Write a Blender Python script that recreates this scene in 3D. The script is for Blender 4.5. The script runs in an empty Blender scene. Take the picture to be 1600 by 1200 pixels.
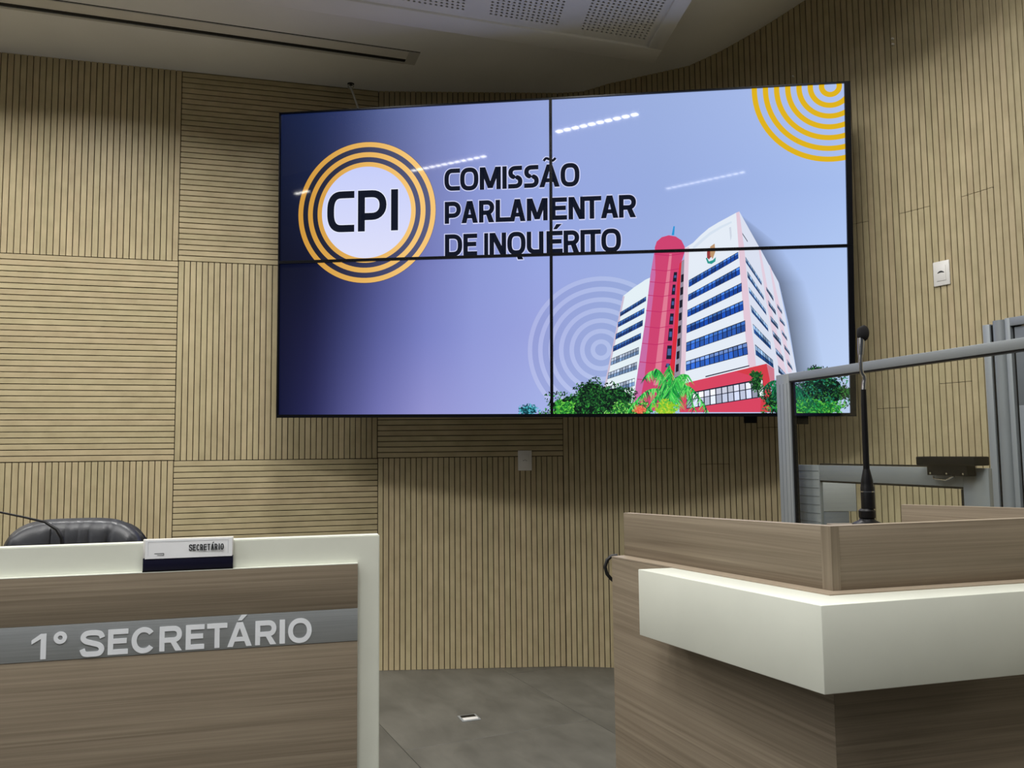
import bpy, bmesh, math, random
from mathutils import Vector, Matrix
random.seed(7)
S = bpy.context.scene
COL = S.collection
R = math.radians

# ------------------------------------------------------------------ camera, world, lights, exposure
cam_d = bpy.data.cameras.new('camera'); cam = bpy.data.objects.new('camera', cam_d); COL.objects.link(cam)
cam_d.sensor_fit = 'HORIZONTAL'; cam_d.sensor_width = 36; cam_d.lens = 36 * 1300 / 1600
cam_d.clip_start = .05; cam_d.clip_end = 100
RT = Vector((.99994145, .00088288, -.01078475)); UP = Vector((.01082083, -.08158583, .99660758)); FW = Vector((0, .99666593, .08159061))
m = Matrix((RT, UP, -FW)).transposed().to_4x4(); m.translation = Vector((0, 0, 1.24))
cam.matrix_world = m
S.camera = cam

S.view_settings.view_transform = 'Standard'; S.view_settings.look = 'None'
S.view_settings.gamma = 1; S.view_settings.use_curve_mapping = False
S.view_settings.exposure = -0.03
wd = bpy.data.worlds.new('world'); S.world = wd; wd.use_nodes = True
wd.node_tree.nodes['Background'].inputs[0].default_value = (.92, .96, 1, 1)
wd.node_tree.nodes['Background'].inputs[1].default_value = AMBIENT = .07

def area(name, loc, target, sx, sy, power, col=(1, .97, .92), spread=180):
    l = bpy.data.lights.new(name, 'AREA'); l.shape = 'RECTANGLE'; l.size = sx; l.size_y = sy
    l.energy = power; l.color = col; l.spread = R(spread)
    o = bpy.data.objects.new(name, l); COL.objects.link(o); o.location = loc
    o.rotation_euler = (Vector(target) - Vector(loc)).to_track_quat('-Z', 'Y').to_euler()
    return o
HALL_Z = 4.6
WHITE = (1, .985, .955)
for x, y, p in ((-6.2, -1.1, 60), (4.8, -1.1, 32), (-5.0, .1, 40), (-3.0, .0, 62), (-.9, .0, 84), (1.3, .0, 44), (3.2, .1, 14), (-1.6, 1.5, 24), (.3, 1.5, 30)):   # unseen area lights added at hall ceiling height to light fronts and wall
    area('hall_fill_light', (x, y, HALL_Z - .02), (x, y, 0), 1.2, .25, p, WHITE)
for x, p in ((-4.6, 18), (-3.3, 18), (-2.1, 17), (-.9, 18), (.3, 17), (1.35, 7)):   # downlights of the stage ceiling, just in front of the slatted wall
    area('stage_downlight', (x, 3.52, 3.37), (x, 3.53, 0), .3, .2, p, WHITE, 152)
area('hall_far_lights', (-9.0, -3.4, 3.6), (1.0, 4.5, 2.2), 2.4, .6, 30, WHITE)

# ------------------------------------------------------------------ materials
def lin(c):
    return tuple(((v / 255) / 12.92 if v / 255 <= .04045 else ((v / 255 + .055) / 1.055) ** 2.4) for v in c) + (1,)
def newmat(name):
    mt = bpy.data.materials.new(name); mt.use_nodes = True
    nt = mt.node_tree; return mt, nt, nt.nodes['Principled BSDF']
def plain(name, col, rough=.5, metal=0, spec=.5, noise=0, nscale=8, bump=0):
    mt, nt, b = newmat(name); c = lin(col)
    b.inputs['Roughness'].default_value = rough; b.inputs['Metallic'].default_value = metal
    b.inputs['Specular IOR Level'].default_value = spec
    tc = nt.nodes.new('ShaderNodeTexCoord'); n = nt.nodes.new('ShaderNodeTexNoise')
    n.inputs['Scale'].default_value = nscale; n.inputs['Detail'].default_value = 5
    nt.links.new(tc.outputs['Object'], n.inputs['Vector'])
    r = nt.nodes.new('ShaderNodeValToRGB'); k = noise or .03
    r.color_ramp.elements[0].position = .3; r.color_ramp.elements[1].position = .7
    r.color_ramp.elements[0].color = tuple(v * (1 - k) for v in c[:3]) + (1,)
    r.color_ramp.elements[1].color = tuple(min(1, v * (1 + k)) for v in c[:3]) + (1,)
    nt.links.new(n.outputs['Fac'], r.inputs['Fac']); nt.links.new(r.outputs['Color'], b.inputs['Base Color'])
    if bump:
        bp = nt.nodes.new('ShaderNodeBump'); bp.inputs['Strength'].default_value = bump; bp.inputs['Distance'].default_value = .002
        nt.links.new(n.outputs['Fac'], bp.inputs['Height']); nt.links.new(bp.outputs['Normal'], b.inputs['Normal'])
    return mt
def wood(name, dark, light, stretch, rough=.5, per_object=0.0, blotch=(2.2, .5), fine=.5, rot=(0, 0, 0), tints=None):
    mt, nt, b = newmat(name); N = nt.nodes.new; L = nt.links.new
    b.inputs['Roughness'].default_value = rough; b.inputs['Specular IOR Level'].default_value = .35
    tc = N('ShaderNodeTexCoord'); oi = N('ShaderNodeObjectInfo')
    add = N('ShaderNodeVectorMath'); add.operation = 'ADD'
    sc = N('ShaderNodeVectorMath'); sc.operation = 'SCALE'; sc.inputs[0].default_value = (7.3, 3.1, 9.7)
    L(oi.outputs['Random'], sc.inputs['Scale'])
    mp = N('ShaderNodeMapping'); mp.inputs['Rotation'].default_value = rot
    L(tc.outputs['Object'], mp.inputs['Vector'])
    if per_object: L(mp.outputs[0], add.inputs[0]); L(sc.outputs[0], add.inputs[1]); src = add.outputs[0]
    else: src = mp.outputs[0]
    st = N('ShaderNodeVectorMath'); st.operation = 'MULTIPLY'; st.inputs[1].default_value = stretch
    L(src, st.inputs[0])
    n1 = N('ShaderNodeTexNoise'); n1.inputs['Scale'].default_value = 1; n1.inputs['Detail'].default_value = 8; n1.inputs['Distortion'].default_value = .6
    n1.inputs['Roughness'].default_value = .62
    L(st.outputs[0], n1.inputs['Vector'])
    n2 = N('ShaderNodeTexNoise'); n2.inputs['Scale'].default_value = blotch[0]; n2.inputs['Detail'].default_value = 3
    L(src, n2.inputs['Vector'])
    mx = N('ShaderNodeMix'); mx.inputs['Factor'].default_value = blotch[1]
    L(n1.outputs['Fac'], mx.inputs[2]); L(n2.outputs['Fac'], mx.inputs[3])
    r = N('ShaderNodeValToRGB'); r.color_ramp.elements[0].position = .5 - fine * .5; r.color_ramp.elements[1].position = .5 + fine * .5
    r.color_ramp.elements[0].color = lin(dark); r.color_ramp.elements[1].color = lin(light)
    L(mx.outputs[0], r.inputs['Fac']); out = r.outputs['Color']
    if tints:
        t = N('ShaderNodeValToRGB'); t.color_ramp.elements[0].color = lin(tints[0]); t.color_ramp.elements[1].color = lin(tints[1])
        L(oi.outputs['Random'], t.inputs['Fac'])
        m2 = N('ShaderNodeMix'); m2.data_type = 'RGBA'; m2.blend_type = 'MULTIPLY'; m2.inputs[0].default_value = 1
        L(out, m2.inputs[6]); L(t.outputs['Color'], m2.inputs[7]); out = m2.outputs[2]
    L(out, b.inputs['Base Color'])
    bp = N('ShaderNodeBump'); bp.inputs['Strength'].default_value = .15; bp.inputs['Distance'].default_value = .001
    L(n1.outputs['Fac'], bp.inputs['Height']); L(bp.outputs['Normal'], b.inputs['Normal'])
    return mt
M = {}
M['birch'] = wood('pale_birch', (158, 145, 115), (199, 185, 152), (50, 50, 3.0), .5, 1, (9.0, .6), .62, tints=((255, 252, 248), (250, 251, 244)))
M['groove'] = plain('groove_dark_board', (30, 20, 10), .8)
M['laminate'] = wood('brown_laminate', (110, 98, 83), (150, 138, 120), (1.3, 1.3, 120), .45, 0, (1.4, .16), .42)
M['laminate_v'] = wood('brown_laminate_upright', (110, 98, 83), (150, 138, 120), (120, 120, 1.6), .45, 0, (1.4, .16), .42)
M['laminate_d'] = wood('brown_laminate_slanting', (110, 98, 83), (150, 138, 120), (1.3, 1.3, 110), .45, 0, (1.4, .16), .42, rot=(R(-4), R(-2), 0))
M['laminate_edge'] = plain('laminate_edge', (160, 146, 128), .4)
M['cream'] = plain('cream_laminate', (220, 223, 212), .4, spec=.35)
M['steel'] = wood('brushed_steel', (150, 155, 158), (184, 188, 191), (3, 3, 260), .34, 0, (3, .2), .6)
M['steel'].node_tree.nodes['Principled BSDF'].inputs['Metallic'].default_value = .45
M['letter'] = plain('white_vinyl', (236, 240, 246), .45)
M['black'] = plain('black_plastic', (12, 12, 15), .4, spec=.3)
M['bezel'] = plain('black_bezel', (6, 7, 12), .35, spec=.15)
M['rubber'] = plain('black_cable', (12, 12, 14), .5)
M['matte_black'] = plain('matte_black', (10, 10, 12), .8, spec=.08)
M['foam'] = plain('black_foam', (16, 16, 20), .95, bump=.6, nscale=900)
M['chrome'] = plain('chrome', (200, 202, 206), .18, 1)
M['alu'] = plain('grey_aluminium', (142, 148, 152), .42, .35, noise=.04, nscale=3)
M['alu_dark'] = plain('dark_grey_panel', (112, 118, 124), .5, .15, noise=.05, nscale=2)
M['white'] = plain('white_plastic', (224, 222, 218), .35)
M['ceiling'] = plain('painted_gypsum', (230, 231, 232), .9, spec=.2, noise=.03, nscale=2)
M['hallceil'] = plain('hall_ceiling_paint', (150, 148, 142), .9)
M['slot'] = plain('vent_dark', (8, 9, 12), .8)
M['ventwhite'] = plain('vent_white_metal', (186, 186, 184), .4)
M['leather'] = plain('black_leather', (44, 46, 52), .38, spec=.6, noise=.15, nscale=40, bump=.35)
M['navy'] = plain('navy_acrylic', (22, 22, 42), .2)
M['paper'] = plain('white_paper', (240, 242, 246), .7)
M['ink'] = plain('black_ink', (40, 42, 46), .7)
M['floor'] = wood('grey_vinyl', (72, 71, 66), (110, 108, 101), (3.0, 9, 1), .42, 1, (4, .45), .5)
M['joint'] = plain('floor_joint', (66, 64, 58), .8)
M['walldark'] = plain('wall_substrate', (70, 60, 46), .9)
def glass_mat(name, tint, mixf):
    mt, nt, b = newmat(name); N = nt.nodes.new
    tr = N('ShaderNodeBsdfTransparent'); tr.inputs[0].default_value = tint
    gl = N('ShaderNodeBsdfGlossy'); gl.inputs['Roughness'].default_value = .03
    fr = N('ShaderNodeFresnel'); fr.inputs[0].default_value = 1.45
    mu = N('ShaderNodeMath'); mu.operation = 'MULTIPLY'; mu.inputs[1].default_value = mixf
    mx = N('ShaderNodeMixShader'); nt.links.new(fr.outputs[0], mu.inputs[0]); nt.links.new(mu.outputs[0], mx.inputs[0])
    nt.links.new(tr.outputs[0], mx.inputs[1]); nt.links.new(gl.outputs[0], mx.inputs[2])
    nt.links.new(mx.outputs[0], nt.nodes['Material Output'].inputs[0]); return mt
M['glass'] = glass_mat('clear_glass', (.965, .975, .97, 1), .07)
def emit_mat(name, col, strength):
    mt, nt, b = newmat(name); b.inputs['Emission Color'].default_value = lin(col); b.inputs['Emission Strength'].default_value = strength
    b.inputs['Base Color'].default_value = (.8, .8, .8, 1); return mt
for nm_, st_ in (('led', 110), ('led_mid', 70), ('led_dim', 36)): M[nm_] = emit_mat(nm_ + '_window', (255, 252, 244), st_)
mt, nt, b = newmat('display_picture')   # what the display shows, held in the mesh's colour attribute
at = nt.nodes.new('ShaderNodeAttribute'); at.attribute_name = 'Col'
b.inputs['Base Color'].default_value = (.004, .004, .005, 1); b.inputs['Roughness'].default_value = .03
b.inputs['Specular IOR Level'].default_value = .22
nt.links.new(at.outputs['Color'], b.inputs['Emission Color']); b.inputs['Emission Strength'].default_value = 1.02
M['screen'] = mt

# ------------------------------------------------------------------ builders
class MB:
    def __init__(s): s.v = []; s.f = []; s.mi = []
    def add(s, vs, fs):
        k = len(s.v); s.v += [tuple(v) for v in vs]; s.f += [tuple(i + k for i in f) for f in fs]; return s
    def box(s, x0, x1, y0, y1, z0, z1):
        return s.add([(x0, y0, z0), (x1, y0, z0), (x1, y1, z0), (x0, y1, z0), (x0, y0, z1), (x1, y0, z1), (x1, y1, z1), (x0, y1, z1)],
                     [(0, 3, 2, 1), (4, 5, 6, 7), (0, 1, 5, 4), (1, 2, 6, 5), (2, 3, 7, 6), (3, 0, 4, 7)])
    def prism(s, poly, z0, z1):   # z0, z1: numbers or per-vertex lists; poly counter-clockwise
        n = len(poly)
        a = z0 if isinstance(z0, (list, tuple)) else [z0] * n; b = z1 if isinstance(z1, (list, tuple)) else [z1] * n
        ar = sum(poly[i][0] * poly[(i + 1) % n][1] - poly[(i + 1) % n][0] * poly[i][1] for i in range(n))
        if ar < 0: poly = poly[::-1]; a = a[::-1]; b = b[::-1]
        vs = [(p[0], p[1], z) for p, z in zip(poly, a)] + [(p[0], p[1], z) for p, z in zip(poly, b)]
        return s.add(vs, [tuple(range(n - 1, -1, -1)), tuple(range(n, 2 * n))] + [(i, (i + 1) % n, n + (i + 1) % n, n + i) for i in range(n)])
    def tube(s, pts, rad, n=10, cap=True):
        pts = [Vector(p) for p in pts]; rs = rad if isinstance(rad, (list, tuple)) else [rad] * len(pts)
        vs = []; ref = None
        for i, p in enumerate(pts):
            d = (pts[min(i + 1, len(pts) - 1)] - pts[max(i - 1, 0)]).normalized()
            if ref is None:
                ref = d.orthogonal().normalized()
            ref = (ref - d * ref.dot(d)).normalized(); q = d.cross(ref)
            for k in range(n):
                t = 2 * math.pi * k / n; vs.append(p + (ref * math.cos(t) + q * math.sin(t)) * rs[i])
        fs = [(i * n + k, i * n + (k + 1) % n, (i + 1) * n + (k + 1) % n, (i + 1) * n + k) for i in range(len(pts) - 1) for k in range(n)]
        if cap: fs += [tuple(range(n - 1, -1, -1)), tuple(range((len(pts) - 1) * n, len(pts) * n))]
        return s.add(vs, fs)
    def lathe(s, prof, c=(0, 0, 0), n=24):   # prof: (r, z) bottom to top
        return s.tube([(c[0], c[1], c[2] + z) for r, z in prof], [max(r, 1e-4) for r, z in prof], n) if False else s._lathe(prof, c, n)
    def _lathe(s, prof, c, n):
        vs = [(c[0] + max(r, 1e-4) * math.cos(2 * math.pi * k / n), c[1] + max(r, 1e-4) * math.sin(2 * math.pi * k / n), c[2] + z) for r, z in prof for k in range(n)]
        fs = [(i * n + k, i * n + (k + 1) % n, (i + 1) * n + (k + 1) % n, (i + 1) * n + k) for i in range(len(prof) - 1) for k in range(n)]
        fs += [tuple(range(n - 1, -1, -1)), tuple(range((len(prof) - 1) * n, len(prof) * n))]
        return s.add(vs, fs)
    def mesh(s, name, mat, bevel=0, smooth=False, seg=2):
        me = bpy.data.meshes.new(name); me.from_pydata(s.v, [], s.f); me.materials.append(mat)
        if bevel:
            bm = bmesh.new(); bm.from_mesh(me)
            es = [e for e in bm.edges if len(e.link_faces) == 2 and e.calc_face_angle(0) > .5]
            bmesh.ops.bevel(bm, geom=es, offset=bevel, segments=seg, affect='EDGES', profile=.5, clamp_overlap=True)
            bm.to_mesh(me); bm.free()
        if smooth:
            for p in me.polygons: p.use_smooth = True
            me.set_sharp_from_angle(angle=R(40))
        me.update(); return me
    def build(s, name, mat, parent=None, bevel=0, smooth=False, label=None, seg=2):
        o = bpy.data.objects.new(name, s.mesh(name, mat, bevel, smooth or bevel > 0, seg)); COL.objects.link(o)
        if parent is not None: o.parent = parent
        if label: o['label'] = label
        return o
def link(name, me, parent, loc=(0, 0, 0), rot=(0, 0, 0)):
    o = bpy.data.objects.new(name, me); COL.objects.link(o); o.parent = parent; o.location = loc; o.rotation_euler = rot; return o
def thing(name, label, cat, loc=(0, 0, 0), rz=0, group=None):
    o = bpy.data.objects.new(name, None); COL.objects.link(o); o.empty_display_size = .1
    o.location = loc; o.rotation_euler = (0, 0, rz); o['label'] = label; o['category'] = cat
    if group: o['group'] = group
    return o
def struct(o): o['kind'] = 'structure'; return o

# ------------------------------------------------------------------ the slatted walls
PITCH = .0317; GAP = .0043; TH = .009
def slat_mesh(length, width=PITCH - GAP):
    mb = MB(); w = width / 2; c = .0012
    prof = [(-w, TH), (-w, c), (-w + c, 0), (w - c, 0), (w, c), (w, TH)]     # front face at y=0, towards -y
    n = len(prof); l = length / 2
    vs = [(x, y, -l) for x, y in prof] + [(x, y, l) for x, y in prof]
    mb.add(vs, [(i, i + 1, n + i + 1, n + i) for i in range(n - 1)] + [tuple(range(n - 1, -1, -1)), tuple(range(n, 2 * n))])
    return mb.mesh('slat', M['birch'])
ROWS = [0, 1.213, 2.328, 3.46]
def slatted_wall(name, P0, dirx, cols, pattern):
    """cols: s boundaries; pattern[row][col] 'V' or 'H'; the fronts of the slats lie in the plane through P0"""
    ang = math.atan2(dirx[1], dirx[0])
    wall = MB().box(cols[0] - .03, cols[-1] + .04, TH + .0125, .16, -.05, 4.4).build(name, M['walldark']); struct(wall)
    wall.location = (P0[0], P0[1], 0); wall.rotation_euler = (0, 0, ang)
    for r in range(3):
        for c in range(len(cols) - 1):
            x0, x1, z0, z1 = cols[c], cols[c + 1], ROWS[r], ROWS[r + 1]; W = x1 - x0; H = z1 - z0; g = .0022
            pan = MB().box(x0 + .0005, x1 - .0005, TH, TH + .012, z0, z1).build('slatted_panel', M['groove'], wall)
            if pattern[r][c] == 'V':
                n = round(W / PITCH); p = (W - g) / n; me = slat_mesh(H - g, p - GAP)
                for i in range(n): link('slat', me, pan, (x0 + g / 2 + p * (i + .5), 0, (z0 + z1) / 2))
            else:
                n = round(H / PITCH); p = (H - g) / n; me = slat_mesh(W - g, p - GAP)
                for i in range(n): link('slat', me, pan, ((x0 + x1) / 2, 0, z0 + g / 2 + p * (i + .5)), (0, R(90), 0))
    return wall
A0 = Vector((-2.755, 4.345)); DL = Vector((1.935, .530)).normalized()
slatted_wall('wall_left', A0, DL, [-.185, .925, 2.037], ['VH', 'HV', 'VH'])
# further to the left the same wall goes on outside the photograph
wl = MB().box(-3.6, -.187, 0, .16, -.05, 4.4).build('wall_side', M['birch']); struct(wl)
wl.location = (A0.x, A0.y, 0); wl.rotation_euler = (0, 0, math.atan2(DL.y, DL.x))
C0 = A0 + DL * 2.037; C1 = Vector((.298, 4.935)); DC = C1 - C0
slatted_wall('wall_back', C0, DC.normalized(), [0, DC.length], ['V', 'H', 'V'])

# the curved wall: boards of five slats, butt-jointed at staggered heights
def interp(x, xs, ys):
    if x <= xs[0]: return ys[0]
    for i in range(len(xs) - 1):
        if x <= xs[i + 1]: return ys[i] + (ys[i + 1] - ys[i]) * (x - xs[i]) / (xs[i + 1] - xs[i])
    return ys[-1]
curve = [[0.298,4.935],[0.3297,4.9322],[0.3613,4.9289],[0.3929,4.9251],[0.4244,4.9207],[0.4558,4.9159],[0.4871,4.9104],[0.5184,4.9045],[0.5495,4.898],[0.5805,4.891],[0.6115,4.8836],[0.6423,4.8759],[0.6731,4.8678],[0.7037,4.8594],[0.7343,4.8507],[0.7648,4.8417],[0.7952,4.8323],[0.8254,4.8225],[0.8556,4.8125],[0.8857,4.8021],[0.9156,4.7913],[0.9454,4.7803],[0.9751,4.7689],[1.0047,4.7571],[1.0341,4.7451],[1.0634,4.7327],[1.0925,4.72],[1.1215,4.7069],[1.1503,4.6935],[1.179,4.6797],[1.2075,4.6656],[1.2358,4.6511],[1.2639,4.6363],[1.2919,4.6211],[1.3196,4.6055],[1.3471,4.5896],[1.3745,4.5734],[1.4016,4.5568],[1.4285,4.5398],[1.4551,4.5224],[1.4815,4.5046],[1.5075,4.4864],[1.5333,4.4677],[1.5587,4.4486],[1.5838,4.4291],[1.6086,4.4092],[1.6331,4.3889],[1.6572,4.3682],[1.681,4.3471],[1.7044,4.3256],[1.7275,4.3037],[1.7502,4.2814],[1.7725,4.2588],[1.7944,4.2357],[1.816,4.2123],[1.8371,4.1886],[1.8578,4.1645],[1.8781,4.14],[1.898,4.1152],[1.9175,4.09],[1.9365,4.0645],[1.9551,4.0387],[1.9732,4.0126],[1.9909,3.9862],[2.0081,3.9594],[2.0248,3.9324],[2.0411,3.905],[2.0568,3.8774],[2.0721,3.8495],[2.0869,3.8214],[2.1013,3.793],[2.1153,3.7645],[2.1289,3.7357],[2.142,3.7068],[2.1548,3.6776],[2.1671,3.6483],[2.1789,3.6188],[2.1904,3.5891],[2.2014,3.5593],[2.212,3.5293],[2.2223,3.4992],[2.2323,3.469],[2.2419,3.4387],[2.2511,3.4083],[2.26,3.3778],[2.2685,3.3471],[2.2767,3.3164],[2.2845,3.2856],[2.2922,3.2547],[2.2999,3.2239],[2.3076,3.193]]
curve = [Vector(p) for p in curve]
NS = len(curve) - 1
def cnorm(i):
    d = (curve[min(i + 1, NS)] - curve[max(i - 1, 0)]).normalized(); return Vector((-d.y, d.x))
outer = [curve[i] + cnorm(i) * .13 for i in range(NS + 1)]; inner = [curve[i] + cnorm(i) * (TH + .013) for i in range(NS + 1)]
mbw = MB()
for i in range(0, NS, 5):
    j = min(i + 5, NS); mbw.prism([inner[i], inner[j], outer[j], outer[i]], -.05, 4.6)
wr = struct(mbw.build('wall_right', M['walldark']))
JOINT = {3: 1.251, 5: 1.161, 7: 1.36, 9: 1.52, 11: 1.438, 13: 1.541, 15: 1.49, 17: 1.5, 19: 1.5}
for bnum in range(NS // 5):
    i0 = bnum * 5; i1 = i0 + 5; zj = JOINT.get(bnum, 2.402)
    for z0, z1 in ((0, zj - .0012), (zj + .0012, 4.45)):
        bd = MB()
        for i in range(i0, i1): bd.prism([curve[i] + cnorm(i) * (TH * .9), curve[i + 1] + cnorm(i + 1) * (TH * .9), inner[i + 1], inner[i]], z0, z1)
        bd = bd.build('wood_board', M['groove'], wr)
        me = None
        for i in range(i0, i1):
            d = curve[i + 1] - curve[i]
            if me is None: me = slat_mesh(z1 - z0, d.length - GAP)
            mid = (curve[i] + curve[i + 1]) / 2
            link('slat', me, bd, (mid.x, mid.y, (z0 + z1) / 2), (0, 0, math.atan2(d.y, d.x)))
# beyond its last board the curved wall runs on straight, outside the photograph
dE = (curve[NS] - curve[NS - 1]).normalized(); we = MB().box(.002, 3.2, 0, .16, -.05, 4.6).build('wall_hall', M['birch']); struct(we)
we.location = (curve[NS].x, curve[NS].y, 0); we.rotation_euler = (0, 0, math.atan2(dE.y, dE.x))
# small fixings left in the curved wall
for k, z, rr in ((60, 3.301, .006), (60, 3.272, .006), (43, 3.288, .006)):
    n = -cnorm(k); p = (curve[k] + curve[k + 1]) / 2
    MB().tube([(p.x, p.y, z), (p.x + n.x * .012, p.y + n.y * .012, z)], [rr, rr * .7], 10).build('screw', M['white'], wr)

# ------------------------------------------------------------------ floor of large vinyl tiles
fl = struct(MB().box(-7, 6, -11, 5.6, -.3, -.006).build('floor', M['joint']))
ang = math.atan2(-.907, .42); T = .894; TL = 1.79
tile = MB().box(-TL / 2 + .0012, TL / 2 - .0012, -T / 2 + .0012, T / 2 - .0012, -.006, 0).mesh('tile', M['floor'], bevel=.0012, seg=1)
e1 = Vector((math.cos(ang), math.sin(ang))); e2 = Vector((-e1.y, e1.x))
base = Vector((.27, 4.133))
for a in range(-4, 5):
    for b in range(-5, 6):
        c = base + e1 * (TL * (a + .1 + (.5 if b % 2 else 0))) + e2 * (T * (b + .5))
        if -4.3 < c.x < 4 and -.9 < c.y < 6.0: link('tile', tile, fl, (c.x, c.y, 0), (0, 0, ang))

# ------------------------------------------------------------------ ceiling
def ceil_z(x): return 3.43 + interp(x, [.45, .61, .795, .916, 1.063, 1.236, 1.429, 1.633, 2.2, 3.5], [0, .034, .052, .06, .068, .117, .188, .27, .52, .9])
cm = MB(); xs = [-6.5, -3, 0, .3, .45, .61, .7, .8, .916, 1.0, 1.063, 1.15, 1.236, 1.33, 1.429, 1.53, 1.633, 1.8, 2.0, 2.2, 2.6, 3.5]; ys = [2.8, 3.4, 4.2, 5.3]
for x in xs:
    for y in ys:
        cm.v.append((x, y, ceil_z(x)))
for x in xs:
    for y in ys:
        cm.v.append((x, y, 4.75))
ny = len(ys); nt_ = len(xs) * ny
for i in range(len(xs) - 1):
    for j in range(ny - 1):
        a = i * ny + j; cm.f.append((a, a + 1, a + ny + 1, a + ny)); a += nt_; cm.f.append((a, a + ny, a + ny + 1, a + 1))
    a = i * ny; cm.f.append((a, a + ny, a + ny + nt_, a + nt_))
    a = i * ny + ny - 1; cm.f.append((a, a + nt_, a + nt_ + ny, a + ny))
for j in range(ny - 1):
    cm.f.append((j, j + nt_, j + 1 + nt_, j + 1)); a = (len(xs) - 1) * ny + j; cm.f.append((a, a + 1, a + 1 + nt_, a + nt_))
ceil = struct(cm.build('ceiling', M['ceiling'], smooth=True))
hc = struct(MB().box(-7, 6, -11, 2.8, HALL_Z, HALL_Z + .1).build('ceiling_hall', M['hallceil']))
# dropped tray with perforated boards
tz = 3.38
F1 = Vector((.808, 4.462)); du = Vector((-.949, -.316)); dw = Vector((.11, -.994))
def tp(a, b): return F1 + du * a + dw * b       # a: along the front edge to the left, b: towards the hall
tr = MB()
def slabq(mb, a0, a1, b0, b1, z0, z1): mb.prism([tp(a0, b0), tp(a1, b0), tp(a1, b1), tp(a0, b1)], z0, z1)
slabq(tr, 0, 4.2, 0, .155, tz, 3.46); slabq(tr, 0, .085, .155, 1.22, tz, 3.46)
tray = tr.build('ceiling_tray', M['ceiling'], bevel=.006); struct(tray)
PB = [(.085, .52), (.605, 1.01), (1.07, 1.47), (1.53, 1.93), (1.99, 2.39)]
bz = tz + .012
rib = MB(); slabq(rib, .085, 4.2, .155, .21, bz, 3.44)
edges = [.085, .13, .515, .605, .99, 1.08, 1.465, 1.555, 1.94, 2.03, 2.415, 2.5]
for k in (1, 3, 5, 7, 9):
    pass
HP = .0268; nh = 14
starts = [.115, .605, 1.095, 1.585, 2.075]
prev = .085
for st in starts:
    slabq(rib, prev, st, .21, 1.22, bz, 3.44); prev = st + nh * HP
slabq(rib, prev, 4.2, .21, 1.22, bz, 3.44)
rib.build('tray_frame', M['ceiling'], tray)
for st in starts:
    pm = MB(); hr = .0078; nrow = 37
    for i in range(nh):
        for j in range(nrow):
            ca = st + HP * (i + .5); cb = .21 + HP * (j + .5); h_ = HP / 2
            sq = [(-h_, -h_), (0, -h_), (h_, -h_), (h_, 0), (h_, h_), (0, h_), (-h_, h_), (-h_, 0)]
            ring = [(hr * math.cos(R(a_)), hr * math.sin(R(a_))) for a_ in (225, 270, 315, 0, 45, 90, 135, 180)]
            vs = [(*tp(ca + a_, cb + b_), bz) for a_, b_ in sq] + [(*tp(ca + a_, cb + b_), bz) for a_, b_ in ring] + [(*tp(ca + a_, cb + b_), bz + .005) for a_, b_ in ring]
            pm.add(vs, [(k, (k + 1) % 8, 8 + (k + 1) % 8, 8 + k) for k in range(8)] + [(8 + k, 8 + (k + 1) % 8, 16 + (k + 1) % 8, 16 + k) for k in range(8)])
    pb = pm.build('perforated_board', M['ceiling'], tray)
    bk = MB(); slabq(bk, st, st + nh * HP, .21, .21 + nrow * HP, bz + .0055, bz + .008); bk.build('dark_backing', M['slot'], pb)
# slot air diffuser
vent = thing('slot_vent', 'long white air vent with a black slot in the ceiling', 'vent', (-.5, 4.45, 3.43))
vd = Vector((-.948, -.318)); vn = Vector((.318, -.948))
def vp(a, b): q = vd * a + vn * b; return (q.x, q.y)
LV = 3.2
def vslab(mb, a0, a1, b0, b1, z0, z1): mb.prism([vp(a0, b0), vp(a1, b0), vp(a1, b1), vp(a0, b1)], z0, z1)
mb = MB(); vslab(mb, .06, LV, -.099, -.080, -.005, .02); vslab(mb, .0, .06, -.099, .05, -.003, .004); vslab(mb, .06, LV, .047, .05, -.003, .02)
mb.build('frame', M['ventwhite'], vent)
mb = MB(); vslab(mb, .06, LV, -.0795, -.046, -.001, .003); mb.build('slot', M['slot'], vent)
mb = MB(); vslab(mb, .05, LV, -.0455, -.034, -.0022, .004); mb.build('deflector_highlight', M['white'], vent)  # bright strip put in for the highlight line along the plate
mb = MB(); vslab(mb, .06, LV, -.033, .040, -.002, .002); mb.build('centre_plate', M['white'], vent)
mb = MB(); vslab(mb, .0, LV, .0505, .056, -.0015, .003); mb.build('frame_edge_shadow', M['slot'], vent)  # dark strip painted as the shadow along the frame's edge

# the lamps of the hall, seen only as reflections in the displays
for lm, nm, (x0, y0), (x1, y1) in (('led', 'nearest the desks', (-.96, -1.27), (.07, -.92)), ('led_mid', 'left side', (-3.24, -2.33), (-2.03, -1.96)),
                               ('led_dim', 'far back right', (.01, -4.72), (1.2, -4.05)), ('led_mid', 'short, far left', (-5.41, -2.97), (-5.11, -2.86))):
    L_ = math.hypot(x1 - x0, y1 - y0); lt = thing('linear_lamp', 'white linear hall lamp with bright square windows, ' + nm, 'lamp', (x0, y0, HALL_Z), math.atan2(y1 - y0, x1 - x0), 'linear lamps in the hall ceiling')
    MB().box(-.04, L_ + .04, -.05, .05, -.05, 0).build('housing', M['white'], lt, bevel=.004)
    n = max(3, round(L_ / .105)); wm = MB().box(-.033, .033, -.03, .03, -.055, -.05).mesh('led_window', M[lm])
    for i in range(n): link('led_window', wm, lt, (L_ * (i + .5) / n, 0, 0))

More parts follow.
